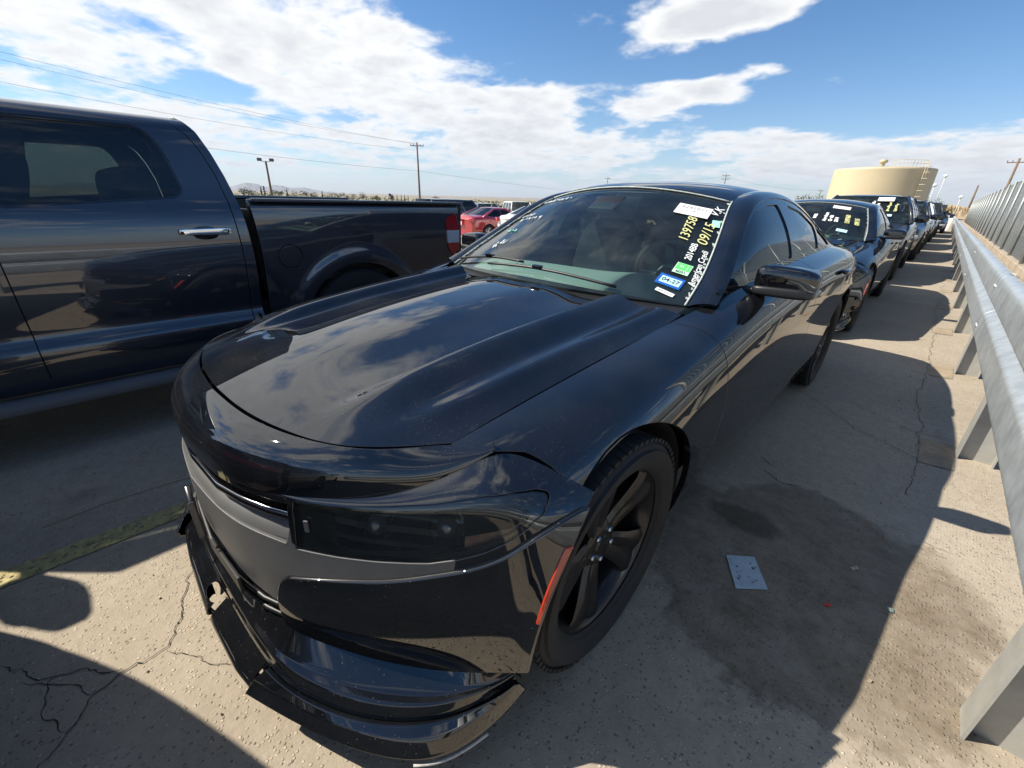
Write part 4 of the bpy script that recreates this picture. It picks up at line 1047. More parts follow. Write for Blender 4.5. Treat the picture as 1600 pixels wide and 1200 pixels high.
# ------------------------------------------------------------------ other vehicles (smaller in the picture)
SPEC = {
    'suv': dict(fo=.90, wb=2.85, ro=1.0, hw=.94, zn=.82, zh=1.06, belt=1.10, deck=1.10, roof=1.62, yc=.55, yt=1.30, yr=3.55, yb=3.78, R=.37, tw=.62, bw=.86, wins=3),
    'boxy': dict(fo=.85, wb=2.75, ro=.95, hw=.92, zn=.85, zh=1.06, belt=1.12, deck=1.14, roof=1.66, yc=.55, yt=.95, yr=3.58, yb=3.66, R=.37, tw=.74, bw=.88, wins=3),
    'sedan': dict(fo=.90, wb=2.70, ro=1.0, hw=.90, zn=.68, zh=.93, belt=.96, deck=1.02, roof=1.40, yc=.50, yt=1.28, yr=2.20, yb=3.22, R=.33, tw=.53, bw=.80, wins=2),
    'van': dict(fo=.75, wb=3.0, ro=1.1, hw=.98, zn=.95, zh=1.20, belt=1.22, deck=1.22, roof=1.95, yc=.10, yt=.75, yr=3.9, yb=4.05, R=.36, tw=.74, bw=.93, wins=3),
    'pickup': dict(fo=.95, wb=3.5, ro=1.1, hw=.99, zn=.98, zh=1.18, belt=1.22, deck=1.20, roof=1.80, yc=.65, yt=1.25, yr=2.45, yb=2.60, R=.40, tw=.68, bw=.92, wins=2),
}


def simple_car(name, label, cat, loc, rz, paint, kind, group=None, rim='alloy', stickers=False, glassm='tint_glass'):
    p = SPEC[kind]; T = empty(name, loc, rz); tag(T, label, cat, group)
    pm = MATS[paint]; gm = MATS[glassm]; y0, y1 = -p['fo'], p['wb'] + p['ro']; hw = p['hw']; cy = (y0 + y1) / 2; hl = (y1 - y0) / 2
    ys = np.linspace(y0, y1, 30); e = np.abs((ys - cy) / hl)
    w = hw * (1 - .17 * e ** 6 - .02 * e ** 2)
    zt = ncs([y0, y0 + .12, y0 + .4, p['yc'] - .1, p['yc'] + .5, (p['yc'] + p['yb']) / 2, p['yb'] - .2, y1 - .35, y1 - .1, y1], [p['zn'] - .14, p['zn'], p['zn'] + .08, p['zh'] - .01, p['belt'], p['belt'] + .02, p['deck'] + .03, p['deck'], p['deck'] - .03, p['deck'] - .14], ys)
    rows = [(0, .02, 0), (.45, .012, 0), (.74, 0, 0), (.90, -.025, 0), (.97, -.09, 0), (1.0, -.2, 0), (1.0, None, .62), (.985, None, .44), (.955, None, .30), (.90, None, .22)]
    P = np.zeros((30, len(rows), 3))
    for j, (f, dz, z) in enumerate(rows):
        P[:, j, 0] = w * f; P[:, j, 1] = ys + (0 if f > .3 else 0); P[:, j, 2] = (zt + dz) if dz is not None else np.minimum(z, zt - .22)
    # plan curve of the two ends
    for j in range(len(rows)):
        u = (P[:, j, 0] / hw) ** 2
        P[:, j, 1] += np.where(ys < cy, 1, -1) * .13 * u * np.clip((e - .75) / .25, 0, 1) ** 2
    S_ = Surf(P, 90, 44, flip=True)
    A = p['R'] + .05
    VNF = region(S_, [arch_fn((0, p['R']), A), arch_fn((p['wb'], p['R']), A)])
    panel('body', mirror_join(VNF), pm, T, flange=.03)
    for nm, col, sgn in (('front_fascia', 0, -1), ('rear_fascia', -1, 1)):
        sec = S_.D[col]; n = len(sec); k = np.linspace(0, 1, 8)[:, None, None]
        C_ = np.concatenate([sec[None] * 0 + sec[None] * np.array([f, 1, 1]) + np.array([0, sgn * .05 * (1 - f * f), 0]) for f in np.linspace(1, 0, 8)], 0)
        q = Surf(C_, raw=True, flip=False); q = q if q.N[:, 1].mean() * sgn > 0 else Surf(C_, raw=True, flip=True)
        panel(nm, mirror_join((q.V, q.N, q.F)), pm, T, flange=0)
    yf = y0 - .05; yb_ = y1 + .05
    q = MB(); q.box((0, yf, p['zn'] - .20), (hw * 1.0, .05, .13), bev=.02); q.obj('grille', MATS['gloss_black'], T, auto=40)
    q = MB(); q.box((0, yf + .02, .36), (hw * 1.3, .06, .12), bev=.02); q.obj('lower_grille', MATS['black_plastic'], T, auto=40)
    for s in (1, -1):
        q = MB(); q.box((s * hw * .70, y0 + .07, p['zn'] - .17), (hw * .34, .20, .12), Matrix.Rotation(s * .45, 3, 'Z'), bev=.03); q.obj('headlight', MATS['white_lens'], T, auto=40)
        q = MB(); q.box((s * hw * .78, y1 - .07, p['deck'] - .17), (hw * .26, .18, .15), Matrix.Rotation(-s * .4, 3, 'Z'), bev=.03); q.obj('tail_light', MATS['red_lens'], T, auto=40)
    q = MB(); q.box((0, yb_, p['deck'] - .30), (.32, .02, .16)); q.obj('number_plate', MATS['sticker_white'], T)
    # greenhouse
    a = np.linspace(-1, 1, 21)[None, :]; k = np.linspace(0, 1, 12)[:, None]; bw, tw = p['bw'], p['tw']; bz = p['belt']; rz_ = p['roof']
    def quad(yb0, yt0, sgn, zb):
        g = np.stack([(bw + (tw - bw) * k) * a, yb0 + (yt0 - yb0) * k + sgn * .16 * a ** 2 * (1 - .4 * k), zb + (rz_ - .03 - zb) * k + 0 * a], -1); s_ = Surf(g, raw=True)
        return s_ if s_.N[:, 1].mean() * sgn < 0 else Surf(g, raw=True, flip=True)
    fs = quad(p['yc'], p['yt'], 1, bz - .02); panel('windshield', (fs.V, fs.N, fs.F), MATS['windshield_glass'], T, flange=0)
    rs = quad(p['yb'], p['yr'], -1, bz + .02); panel('rear_window', (rs.V, rs.N, rs.F), gm, T, flange=0)
    yy = np.linspace(0, 1, 40)[:, None]; v = np.linspace(0, 1, 16)[None, :]
    ya = p['yc'] + .16 + (p['yt'] + .10 - p['yc'] - .16) * v; yz = p['yb'] - .16 + (p['yr'] - .10 - p['yb'] + .16) * v
    Y_ = ya + (yz - ya) * yy; X_ = bw + .02 + (tw + .01 - bw) * v + .03 * np.sin(np.pi * v); Z_ = bz - .01 + (rz_ - .04 - bz) * v
    sd_ = Surf(np.stack([X_ + 0 * yy, Y_, Z_ + 0 * yy], -1), raw=True, flip=False); sd_ = sd_ if sd_.N[:, 0].mean() > 0 else Surf(sd_.D, raw=True, flip=True)
    rest = Sub(sd_.V, sd_.N, sd_.F); nw = p['wins']; z0, z1 = bz + .045, rz_ - .10
    fa = lambda z: np.interp(z, [bz, rz_ - .04], [p['yc'] + .16, p['yt'] + .10]); fc = lambda z: np.interp(z, [bz, rz_ - .04], [p['yb'] - .16, p['yr'] - .10])
    for i in range(nw):
        def yv(z, t): return fa(z) + .10 + (fc(z) - fa(z) - .20) * t
        m0, m1 = i / nw + (.015 if i else 0), (i + 1) / nw - (.015 if i < nw - 1 else 0)
        if i == 0 or i == nw - 1: poly = [(yv(z0, m0), z0), (yv(z0, m1), z0), (yv(z1, m1), z1), (yv(z1, m0), z1)]
        else: poly = [(yv(z0, m0), z0), (yv(z0, m1), z0), (yv(z1, m1), z1), (yv(z1, m0), z1)]
        poly = round_poly(poly, .04, 2)
        panel('side_window', region(sd_, poly_fns(poly, 1, 2, .004)), gm, T, off=-.006, flange=0, mirror=True)
        rest = Sub(*remainder(rest, poly_fns(poly, 1, 2)))
    panel('window_frame', (rest.V, rest.N, rest.F), pm, T, flange=.01, mirror=True)
    yr0, yr1 = p['yt'], p['yr']; g = np.stack([(tw + .015) * a + 0 * k, yr0 + (yr1 - yr0) * k + (.10 - .20 * k) * a ** 2, rz_ - .03 + .035 * (1 - (2 * k - 1) ** 4) * (1 - a ** 4) - .008 * a ** 2 + 0 * k], -1)
    rf = Surf(g, raw=True); rf = rf if rf.N[:, 2].mean() > 0 else Surf(g, raw=True, flip=True); panel('roof', (rf.V, rf.N, rf.F), pm, T, flange=.03)
    for s in (1, -1):
        q = MB(); q.tube([(s * (bw + .01), p['yc'] + .15, bz - .03), (s * (bw + tw + .03) / 2, (p['yc'] + p['yt']) / 2 + .13, (bz + rz_) / 2), (s * (tw + .01), p['yt'] + .10, rz_ - .045)], .035, 6); q.obj('front_pillar', pm, T, smooth=True)
        q = MB(); q.tube([(s * (bw + .005), p['yb'] - .15, bz), (s * (tw + .01), p['yr'] - .10, rz_ - .045)], .045, 6); q.obj('rear_pillar', pm, T, smooth=True)
        V, F = superbox((0, 0, 0), (.11, .06, .075), .55, 10, 16); mesh_obj('door_mirror', [(s * (hw + .06 + v_[0]), p['yc'] + .42 + v_[1], bz + .06 + v_[2]) for v_ in V], F, MATS['gloss_black'], T)
        for i, yh in enumerate((p['yc'] + 1.15, p['yc'] + 2.1)):
            V, F = superbox((0, 0, 0), (.014, .10, .016), .6, 8, 12); mesh_obj('door_handle', [(s * (hw * .99 + v_[0]), yh + v_[1], bz - .14 + v_[2]) for v_ in V], F, pm, T)
        make_wheel(T, s * (hw - .12), 0, R=p['R'], rim=p['R'] - .10, W=.22, side=s, rimmat=rim, detail=False); make_wheel(T, s * (hw - .12), p['wb'], R=p['R'], rim=p['R'] - .10, W=.22, side=s, rimmat=rim, detail=False)
    q = MB(); q.box((0, cy, .42), (hw * 1.55, hl * 1.7, .30)); q.box((0, .1, .62), (hw * 1.2, 1.2, .3)); q.obj('underbody', MATS['void'], T)
    for x in (.40, -.40): seat(T, x, p['yc'] + .95, p['belt'] - 1.0)
    q = MB(); q.box((0, p['yc'] + .40, bz - .06), (bw * 1.8, .5, .12), bev=.03); q.obj('dashboard', MATS['dark_interior'], T, auto=40)
    if kind == 'pickup':
        q = MB(); q.box((0, (p['yb'] + y1) / 2 + .05, p['deck'] + .03), (hw * 1.5, y1 - p['yb'] - .2, .02)); q.obj('bed_cover', MATS['black_plastic'], T)
    if stickers:
        up = Vector((0, p['yt'] - p['yc'], rz_ - bz)).normalized(); nn = up.cross(Vector((-1, 0, 0))).normalized()
        if nn.y > 0: nn = -nn
        def onws(x, t): return Vector((x, p['yc'] + (p['yt'] - p['yc']) * t + .16 * (x / bw) ** 2 * (1 - .4 * t), bz + (rz_ - bz) * t * .97)) + nn * .02
        Rm = Matrix((Vector((1, 0, 0)), up, Vector((1, 0, 0)).cross(up))).transposed()
        b = MB(); b.box(onws(.30, .80), (.28, .13, .002), Rm); b.obj('paper_sheet', MATS['sticker_white'], T)
        b = MB(); b.box(onws(.42, .18), (.18, .07, .002), Rm); b.obj('sticker', MATS['sticker_pale'], T)
        for x, mt, n in ((.02, 'marker_white', 6), (.12, 'marker_white', 8), (.22, 'marker_white', 6), (.40, 'marker_yellow', 7), (.52, 'marker_yellow', 6)):
            b = MB()
            for i in range(n): b.box(onws(x + RNG.uniform(-.01, .01), .36 + .05 * i), (RNG.uniform(.03, .06), RNG.uniform(.02, .035), .002), Rm @ Matrix.Rotation(RNG.uniform(-.5, .5), 3, 'Z'))
            tag(b.obj('marker_writing', MATS[mt], T), kind='stuff')
    return T


# ------------------------------------------------------------------ ground
def ground_material():
    m = bpy.data.materials.new('old_concrete'); m.use_nodes = True; nt = m.node_tree; L = nt.links.new; b = nt.nodes['Principled BSDF']
    tc = nd(nt, 'ShaderNodeTexCoord'); P = tc.outputs['Object']
    def noise(sc, det=6., rough=.6, dist=0.):
        n = nd(nt, 'ShaderNodeTexNoise', inp={'Scale': sc, 'Detail': det, 'Roughness': rough, 'Distortion': dist}); L(P, n.inputs['Vector']); return n.outputs['Fac']
    def MR(v, a, b_, c, d, smooth=False):
        n = nd(nt, 'ShaderNodeMapRange', inp={'From Min': a, 'From Max': b_, 'To Min': c, 'To Max': d}, interpolation_type='SMOOTHSTEP' if smooth else 'LINEAR'); L(v, n.inputs['Value']); return n.outputs[0]
    def M(op, a, b_=None):
        n = nd(nt, 'ShaderNodeMath', operation=op)
        for i, v in enumerate((a, b_)):
            if v is None: continue
            if isinstance(v, (int, float)): n.inputs[i].default_value = v
            else: L(v, n.inputs[i])
        return n.outputs[0]
    def mix(f, a, b_):
        n = nd(nt, 'ShaderNodeMix', data_type='RGBA')
        if isinstance(f, float): n.inputs[0].default_value = f
        else: L(f, n.inputs[0])
        for i, v in ((6, a), (7, b_)):
            if isinstance(v, tuple): n.inputs[i].default_value = (*v, 1)
            else: L(v, n.inputs[i])
        return n.outputs[2]
    # sand-washed concrete: tan matrix with pale and dark aggregate
    base = mix(MR(noise(1.1), .35, .65, 0, 1), (.385, .325, .245), (.455, .395, .305))
    base = mix(MR(noise(18, 8, .75), .3, .7, 0, .60), base, (.25, .21, .16))
    v = nd(nt, 'ShaderNodeTexVoronoi', inp={'Scale': 95.0}); L(P, v.inputs['Vector']); sc = nd(nt, 'ShaderNodeSeparateColor'); L(v.outputs['Color'], sc.inputs[0])
    stone = M('MULTIPLY', MR(v.outputs['Distance'], .25, .40, 1, 0), MR(sc.outputs[0], .55, .6, 0, 1))
    tone = nd(nt, 'ShaderNodeValToRGB'); L(sc.outputs[1], tone.inputs[0]); tone.color_ramp.elements[0].color = (.17, .13, .10, 1); tone.color_ramp.elements[1].color = (.64, .56, .44, 1)
    base = mix(M('MULTIPLY', stone, .9), base, tone.outputs[0])
    v2 = nd(nt, 'ShaderNodeTexVoronoi', inp={'Scale': 34.0}); L(P, v2.inputs['Vector']); s2 = nd(nt, 'ShaderNodeSeparateColor'); L(v2.outputs['Color'], s2.inputs[0])
    peb = M('MULTIPLY', MR(v2.outputs['Distance'], .10, .16, 1, 0), MR(s2.outputs[0], .80, .83, 0, 1))
    base = mix(M('MULTIPLY', peb, .45), base, (.50, .43, .33))
    pit = M('MULTIPLY', MR(v2.outputs['Distance'], .06, .14, 1, 0), MR(s2.outputs[1], .93, .95, 0, 1))
    base = mix(M('MULTIPLY', pit, .45), base, (.10, .08, .065))
    # damp, silty patch beside the sedan and dirt washed up against the rail
    sp = nd(nt, 'ShaderNodeSeparateXYZ'); L(P, sp.inputs[0]); x, y = sp.outputs[0], sp.outputs[1]
    wob = M('MULTIPLY', M('SUBTRACT', noise(3.6, 8, .68), .5), 1.15)
    def ell(cx, cy, rx, ry, soft=.25):
        dx = M('DIVIDE', M('SUBTRACT', x, cx), rx); dy = M('DIVIDE', M('SUBTRACT', y, cy), ry)
        r = M('SQRT', M('ADD', M('MULTIPLY', dx, dx), M('MULTIPLY', dy, dy))); return MR(M('ADD', r, wob), 1 - soft, 1 + soft * .3, 1, 0, True)
    silt = M('MAXIMUM', ell(1.32, .82, .56, .68, .12), ell(.95, .95, .25, .20, .15)); silt = M('MAXIMUM', silt, M('MULTIPLY', ell(1.62, 1.0, .26, .36, .15), .6))
    base = mix(M('MULTIPLY', silt, MR(noise(7, 7, .7), .35, .68, .38, .86)), base, mix(MR(noise(26, 6, .7), .35, .65, 0, 1), (.095, .073, .046), (.175, .135, .088)))
    base = mix(M('MULTIPLY', ell(1.06, .99, .16, .10, .3), .65), base, (.06, .047, .032))
    grim = M('MULTIPLY', MR(noise(.7, 4, .5), .50, .72, 0, 1), .35); base = mix(grim, base, (.20, .15, .10))
    oil = M('MULTIPLY', M('MULTIPLY', MR(noise(2.3, 3, .5), .62, .75, 0, 1), MR(x, -.9, -.3, 1, .15)), .5); base = mix(oil, base, (.09, .075, .06))
    # far desert plain outside the lot
    rr = M('SQRT', M('ADD', M('MULTIPLY', x, x), M('MULTIPLY', y, y))); far = MR(rr, 110, 170, 0, 1); base = mix(far, base, mix(MR(noise(.012, 5, .6), .4, .6, 0, 1), (.30, .25, .19), (.20, .20, .13)))
    L(base, b.inputs['Base Color']); b.inputs['Specular IOR Level'].default_value = .25
    L(MR(silt, 0, 1, .92, .80), b.inputs['Roughness'])
    hgt = M('ADD', M('MULTIPLY', noise(60, 8, .75), .7), M('ADD', M('MULTIPLY', stone, .6), M('MULTIPLY', peb, .6))); hgt = M('SUBTRACT', hgt, M('MULTIPLY', pit, 1.5))
    bp = nd(nt, 'ShaderNodeBump', inp={'Strength': .8, 'Distance': .006}); L(hgt, bp.inputs['Height']); L(bp.outputs[0], b.inputs['Normal'])
    return m


def paint_line_material():
    m = bpy.data.materials.new('worn_yellow_paint'); m.use_nodes = True; nt = m.node_tree; L = nt.links.new; b = nt.nodes['Principled BSDF']
    tc = nd(nt, 'ShaderNodeTexCoord'); n = nd(nt, 'ShaderNodeTexNoise', inp={'Scale': 30., 'Detail': 8., 'Roughness': .75}); L(tc.outputs['Object'], n.inputs['Vector'])
    r = nd(nt, 'ShaderNodeValToRGB'); L(n.outputs['Fac'], r.inputs[0]); r.color_ramp.elements[0].position = .38; r.color_ramp.elements[0].color = (.26, .21, .10, 1); r.color_ramp.elements[1].position = .60; r.color_ramp.elements[1].color = (.47, .40, .17, 1)
    L(r.outputs[0], b.inputs['Base Color']); b.inputs['Roughness'].default_value = .85
    n2 = nd(nt, 'ShaderNodeTexNoise', inp={'Scale': 45., 'Detail': 6.}); L(tc.outputs['Object'], n2.inputs['Vector']); mr = nd(nt, 'ShaderNodeMapRange', inp={'From Min': .36, 'From Max': .42}); L(n2.outputs['Fac'], mr.inputs['Value'])
    tr = nd(nt, 'ShaderNodeBsdfTransparent'); ms = nd(nt, 'ShaderNodeMixShader'); L(mr.outputs[0], ms.inputs[0]); L(tr.outputs[0], ms.inputs[1]); L(b.outputs[0], ms.inputs[2]); L(ms.outputs[0], nt.nodes['Material Output'].inputs['Surface'])
    return m


def ground_z(x):
    """the lot falls gently away to the west"""
    return -.045 * min(max(-x - 4, 0), 34)


def make_ground():
    xs = [-9000, -2500, -600, -150, -70, -45, -38, -30, -20, -12, -6, -4, -2, 0, 2, 4, 10, 40, 200, 1500, 9000]; ys = [-9000, -1500, -200, -40, -10, -3, 0, 3, 10, 40, 120, 400, 2000, 9000]
    V = [(x, y, ground_z(x)) for x in xs for y in ys]; n = len(ys); F = [(i * n + j, (i + 1) * n + j, (i + 1) * n + j + 1, i * n + j + 1) for i in range(len(xs) - 1) for j in range(n - 1)]
    g = mesh_obj('ground', V, F, ground_material(), smooth=False); tag(g, kind='structure')
    s = mesh_obj('parking_line', [(-.792, -9, .004), (-.685, -9, .004), (-.685, 40, .004), (-.792, 40, .004)], [(0, 1, 2, 3)], paint_line_material(), g, smooth=False)
    # cracks: thin open joints filled with dark dirt
    cm = mat('crack_dirt', (.035, .028, .022), .95); rng = np.random.default_rng(3)
    def crack(pts, w):
        P = []
        for (a, b) in zip(pts[:-1], pts[1:]):
            a, b = np.array(a, float), np.array(b, float); L_ = np.linalg.norm(b - a); k = max(2, int(L_ / .012)); nn = np.array([-(b - a)[1], (b - a)[0]]) / L_
            j = np.cumsum(rng.normal(0, .0045, k)); j -= np.linspace(0, j[-1], k)
            for i in range(k): P.append(a + (b - a) * i / k + nn * j[i])
        P.append(np.array(pts[-1], float)); P = np.array(P); V = []; F = []
        for i, q in enumerate(P):
            t = P[min(i + 1, len(P) - 1)] - P[max(i - 1, 0)]; nn = np.array([-t[1], t[0]]); nn /= np.linalg.norm(nn) + 1e-9; ww = w * .5 * rng.uniform(.35, 1.0) * min(1, i / 4 + .2, (len(P) - 1 - i) / 4 + .2)
            V += [(*(q + nn * ww), .0035), (*(q - nn * ww), .0035)]
        for i in range(len(P) - 1): F.append((2 * i + 1, 2 * i + 3, 2 * i + 2, 2 * i))
        mesh_obj('crack', V, F, cm, g, smooth=False)
    crack([(-.36, -.79), (-.25, -.85), (-.13, -.89), (-.02, -.945), (-.03, -1.03), (.0, -1.12), (.10, -1.19), (.3, -1.4)], .004)
    crack([(-.02, -.95), (.05, -.905), (.12, -.87), (.20, -.80)], .0022)
    crack([(-.03, -1.04), (-.12, -1.13), (-.16, -1.22), (-.3, -1.3)], .004); crack([(.0, -1.12), (-.10, -1.17), (-.19, -1.26)], .0035); crack([(-.16, -1.20), (-.02, -1.22), (.08, -1.17)], .004)
    crack([(.75, 2.98), (1.05, 2.72), (1.30, 2.42), (1.62, 2.25), (1.75, 2.22)], .0045); crack([(.88, 2.96), (1.2, 2.9), (1.62, 2.66), (1.75, 2.70)], .003)
    crack([(1.0, 1.5), (1.12, 1.42), (1.2, 1.47)], .005); crack([(.95, 1.62), (1.06, 1.56)], .006); crack([(1.35, 1.30), (1.55, 1.42), (1.78, 1.40)], .002)
    crack([(1.60, 1.75), (1.585, 3.0), (1.60, 5.0), (1.59, 8.0), (1.60, 12.0)], .004)
    for y in (4.1, 6.0, 9.9): crack([(.95, y), (1.35, y + .1), (1.76, y + .02)], .004)
    # repaired squares around the rail posts
    pm = mat('patch_mortar', (.31, .245, .165), .95, var=(8, .3), bump=(60, .8))
    for k in range(7):
        y = 2.42 + 1.905 * k; s = .5 if k else 1
        mesh_obj('mortar_patch', [(1.61, y - .20, .004), (1.76, y - .17, .004), (1.765, y + .20, .004), (1.615, y + .18, .004)], [(0, 1, 2, 3)], pm, g, smooth=False)
    return g


make_ground()


# loose bits on the ground
def litter():
    pm = mat('paper_card', (.42, .50, .54), .7, var=(25, .18))
    q = [(1.083, .701), (1.168, .773), (1.253, .638), (1.166, .558)]; b = MB(); b.prism(q[::-1], .005, .0068); tag(b.obj('paper_card', pm), 'pale blue paper card lying flat on the wet ground', 'paper')
    d = bpy.data.objects
    o = d['paper_card']; rng = np.random.default_rng(5); sm = mat('card_smudge', (.10, .085, .07), .8)
    for i in range(14):
        u, v = rng.uniform(.08, .92, 2); A = np.array(q); c = A[0] * (1 - u) * (1 - v) + A[1] * u * (1 - v) + A[2] * u * v + A[3] * (1 - u) * v; r = rng.uniform(.002, .009)
        mesh_obj('smudge', [(c[0] + r * math.cos(t) * rng.uniform(.5, 1.2), c[1] + r * math.sin(t) * rng.uniform(.4, 1), .0072) for t in np.linspace(0, 6.28, 8)[:-1]], [tuple(range(7))], sm, o, smooth=False)
    def leaf(name, label, cat, x, y, s, rot, mt):
        b = MB(); pts = [(math.cos(a) * s * (1.4 if k % 2 else 1), math.sin(a) * s * .6, .006 + .004 * math.sin(3 * a)) for k, a in enumerate(np.linspace(0, 6.28, 9)[:-1])]
        V = [(x, y, .011)] + [(x + p_[0] * math.cos(rot) - p_[1] * math.sin(rot), y + p_[0] * math.sin(rot) + p_[1] * math.cos(rot), p_[2]) for p_ in pts]
        V += [(v_[0], v_[1], v_[2] - .002) for v_ in V]
        F = [(0, 1 + k, 1 + (k + 1) % 8) for k in range(8)] + [(9, 10 + (k + 1) % 8, 10 + k) for k in range(8)] + [(1 + k, 10 + k, 10 + (k + 1) % 8, 1 + (k + 1) % 8) for k in range(8)]
        tag(mesh_obj(name, V, F, mt, smooth=False), label, cat)
    leaf('plastic_scrap', 'small red plastic scrap on the damp silt beside the car', 'litter', 1.425, .72, .012, .6, mat('red_scrap', (.50, .03, .03), .5))
    leaf('paper_scrap', 'small pale green scrap near the edge of the damp silt', 'litter', 1.59, .86, .013, 2.2, mat('green_scrap', (.20, .28, .25), .6))
    leaf('dry_leaf', 'tan dry leaf lying beyond the paper card', 'leaf', 1.47, 1.0, .016, 1.0, mat('tan_leaf', (.40, .33, .24), .8))
    leaf('dry_leaf', 'curled tan leaf on the dark asphalt beside the pickup', 'leaf', -.93, -.33, .02, .4, MATS['tan_leaf'])
    b = MB(); b.tube([(-.92, -.36, .006), (-.95, -.55, .008), (-1.0, -.75, .006), (-1.02, -1.0, .005), (-1.0, -1.2, .004)], .0022, 5); tag(b.obj('dry_stalk', MATS['tan_leaf'], smooth=True), 'long thin dry grass stalk lying on the asphalt', 'stalk')
    b = MB(); rng = np.random.default_rng(9)
    for i in range(260):
        x = rng.uniform(-1.6, 1.75); y = rng.uniform(-1.5, 4.0); r = rng.uniform(.0015, .006) * (1.3 if x > 1.4 else 1)
        c = Vector((x, y, r * .5)); R3 = Matrix.Rotation(rng.uniform(0, 6), 3, 'Z') @ Matrix.Rotation(rng.uniform(0, 6), 3, 'X')
        t = 1.0; V = [c + R3 @ Vector(v_) * r for v_ in ((1, 0, 0), (-1, 0, 0), (0, 1, 0), (0, -1, 0), (0, 0, .7), (0, 0, -.7))]
        b.add(V, [(0, 2, 4), (2, 1, 4), (1, 3, 4), (3, 0, 4), (2, 0, 5), (1, 2, 5), (3, 1, 5), (0, 3, 5)])
    tag(b.obj('gravel', mat('grit', (.30, .24, .17), .9, var=(300, .5))), 'loose grit scattered over the concrete', 'gravel', kind='stuff')


litter()


# ------------------------------------------------------------------ guardrail
def make_guardrail():
    T = empty('guardrail', (1.80, 0, 0)); tag(T, 'galvanised steel guardrail on posts along the right side', 'guardrail')
    gm = mat('galvanised', (.46, .50, .52), .42, .55, var=(11, .24), bump=(40, .15), dust=(60., .5, (.5, .5, .48), .05)); pm = mat('post_steel', (.40, .40, .37), .55, .35, var=(6, .18), bump=(30, .2), dust=(50., .4, (.42, .36, .28), .10))
    prof = [(.004, .446), (-.016, .446), (-.034, .452), (-.047, .464), (-.053, .480), (-.0545, .497), (-.0555, .56), (-.0545, .622), (-.052, .632), (-.044, .642), (-.018, .664), (-.010, .672), (-.007, .681), (-.010, .690), (-.018, .698), (-.044, .722), (-.052, .734), (-.0545, .747), (-.0555, .81), (-.0545, .862), (-.053, .880), (-.047, .896), (-.034, .908), (-.016, .914), (.004, .914)]
    pr = np.array(prof)
    L_ = 3.81; seg = None
    for k in range(-1, 15):
        y0 = -.10 + L_ * k; y1 = y0 + L_ + .10
        if seg is None:
            D = np.stack([np.stack([pr[:, 0] - .004, 0 * pr[:, 0] + yy, pr[:, 1]], -1) for yy in np.linspace(0, L_ + .10, 6)], 0)
            s = Surf(D, raw=True); s = s if s.N[:, 0].mean() < 0 else Surf(D, raw=True, flip=True)
            o = panel('beam', (s.V, s.N, s.F), gm, T, flange=.004, lip=.001); seg = o
        else: o = seg.copy(); link(o, T)
        o.location = (-.022 - .0025 * (k % 2), y0, 0)
        for dz in (.535, .825):
            for dy in (.05, .12):
                b = MB(); b.lathe([(.001, -.070), (.009, -.068), (.014, -.060), (.014, -.055)], 10, 'X', (-.022, y0 + dy, dz))
                if k < 4: b.obj('bolt', gm, T, smooth=True)
    post = MB(); post.box((0, 0, .40), (.15, .007, .80)); post.box((-.0725, 0, .40), (.008, .10, .80)); post.box((.0725, 0, .40), (.008, .10, .80))
    po = post.obj('post', pm, T); blk = MB(); blk.box((0, 0, .675), (.034, .11, .36)); bo = blk.obj('blockout', pm, T)
    for k in range(-1, 30):
        y = .54 + 1.905 * k if k < 1 else 2.49 + 1.905 * (k - 1)
        a = po if k == -1 else po.copy(); b = bo if k == -1 else bo.copy()
        if k > -1: link(a, T); link(b, T)
        a.location = (.044, y, 0); b.location = (-.012, y, 0)


make_guardrail()


def make_fence():
    T = empty('slatted_fence', (3.0, 0, 0)); tag(T, 'tall chain-link fence with grey privacy slats behind the guardrail', 'fence')
    pm = mat('fence_post', (.34, .36, .35), .5, .4, var=(4, .15)); fm = mat('fence_slats', (.040, .048, .046), .65, var=(3, .25)); wm = mat('fence_wire', (.42, .44, .44), .45, .6)
    H = 2.50; W = 3.05; bay = MB(); wires = MB()
    for i in range(46):
        z = .10 + (H - .16) * (i + .5) / 46; bay.box((.012 * ((i % 2) * 2 - 1) * .3, W / 2, z), (.006, W - .06, .036), Matrix.Rotation(.35, 3, 'Y'))
    bo = bay.obj('slat_fabric', fm, T); bo['kind'] = 'stuff'
    for i in range(30): wires.tube([(-.02, .03 + (W - .06) * i / 30, .08), (-.02, .03 + (W - .06) * ((i + 1.2) % 30) / 30, H - .03)] if False else [(-.016, .03 + (W - .06) * (i + .5) / 30, .08), (-.016, .03 + (W - .06) * (i + .5) / 30, H - .04)], .003, 4, cap=False)
    wo = wires.obj('wire_mesh', wm, T); wo['kind'] = 'stuff'
    p = MB(); p.tube([(-.06, 0, 0), (-.06, 0, H + .04)], .036, 12); p.lathe([(.040, H + .02), (.036, H + .05), (.001, H + .065)], 12, c=(-.06, 0, 0)); pp = p.obj('post', pm, T, smooth=True)
    r = MB(); r.tube([(0, 0, H), (0, W, H)], .021, 10); r.tube([(0, 0, .08), (0, W, .08)], .014, 8); ro = r.obj('rail', pm, T, smooth=True)
    for k in range(0, 26):
        y = 3.4 + W * k
        for src in (bo, wo, pp, ro):
            o = src if k == 0 else src.copy()
            if k: link(o, T)
            o.location = (0, y, 0)
            if k and src in (bo, wo): o['kind'] = 'stuff'
    K = MB(); K.box((3.0, 42, .09), (.28, 80, .18), bev=.02); tag(K.obj('concrete_kerb', mat('kerb_concrete', (.36, .30, .23), .9, var=(2, .3), bump=(30, .6))), kind='structure')


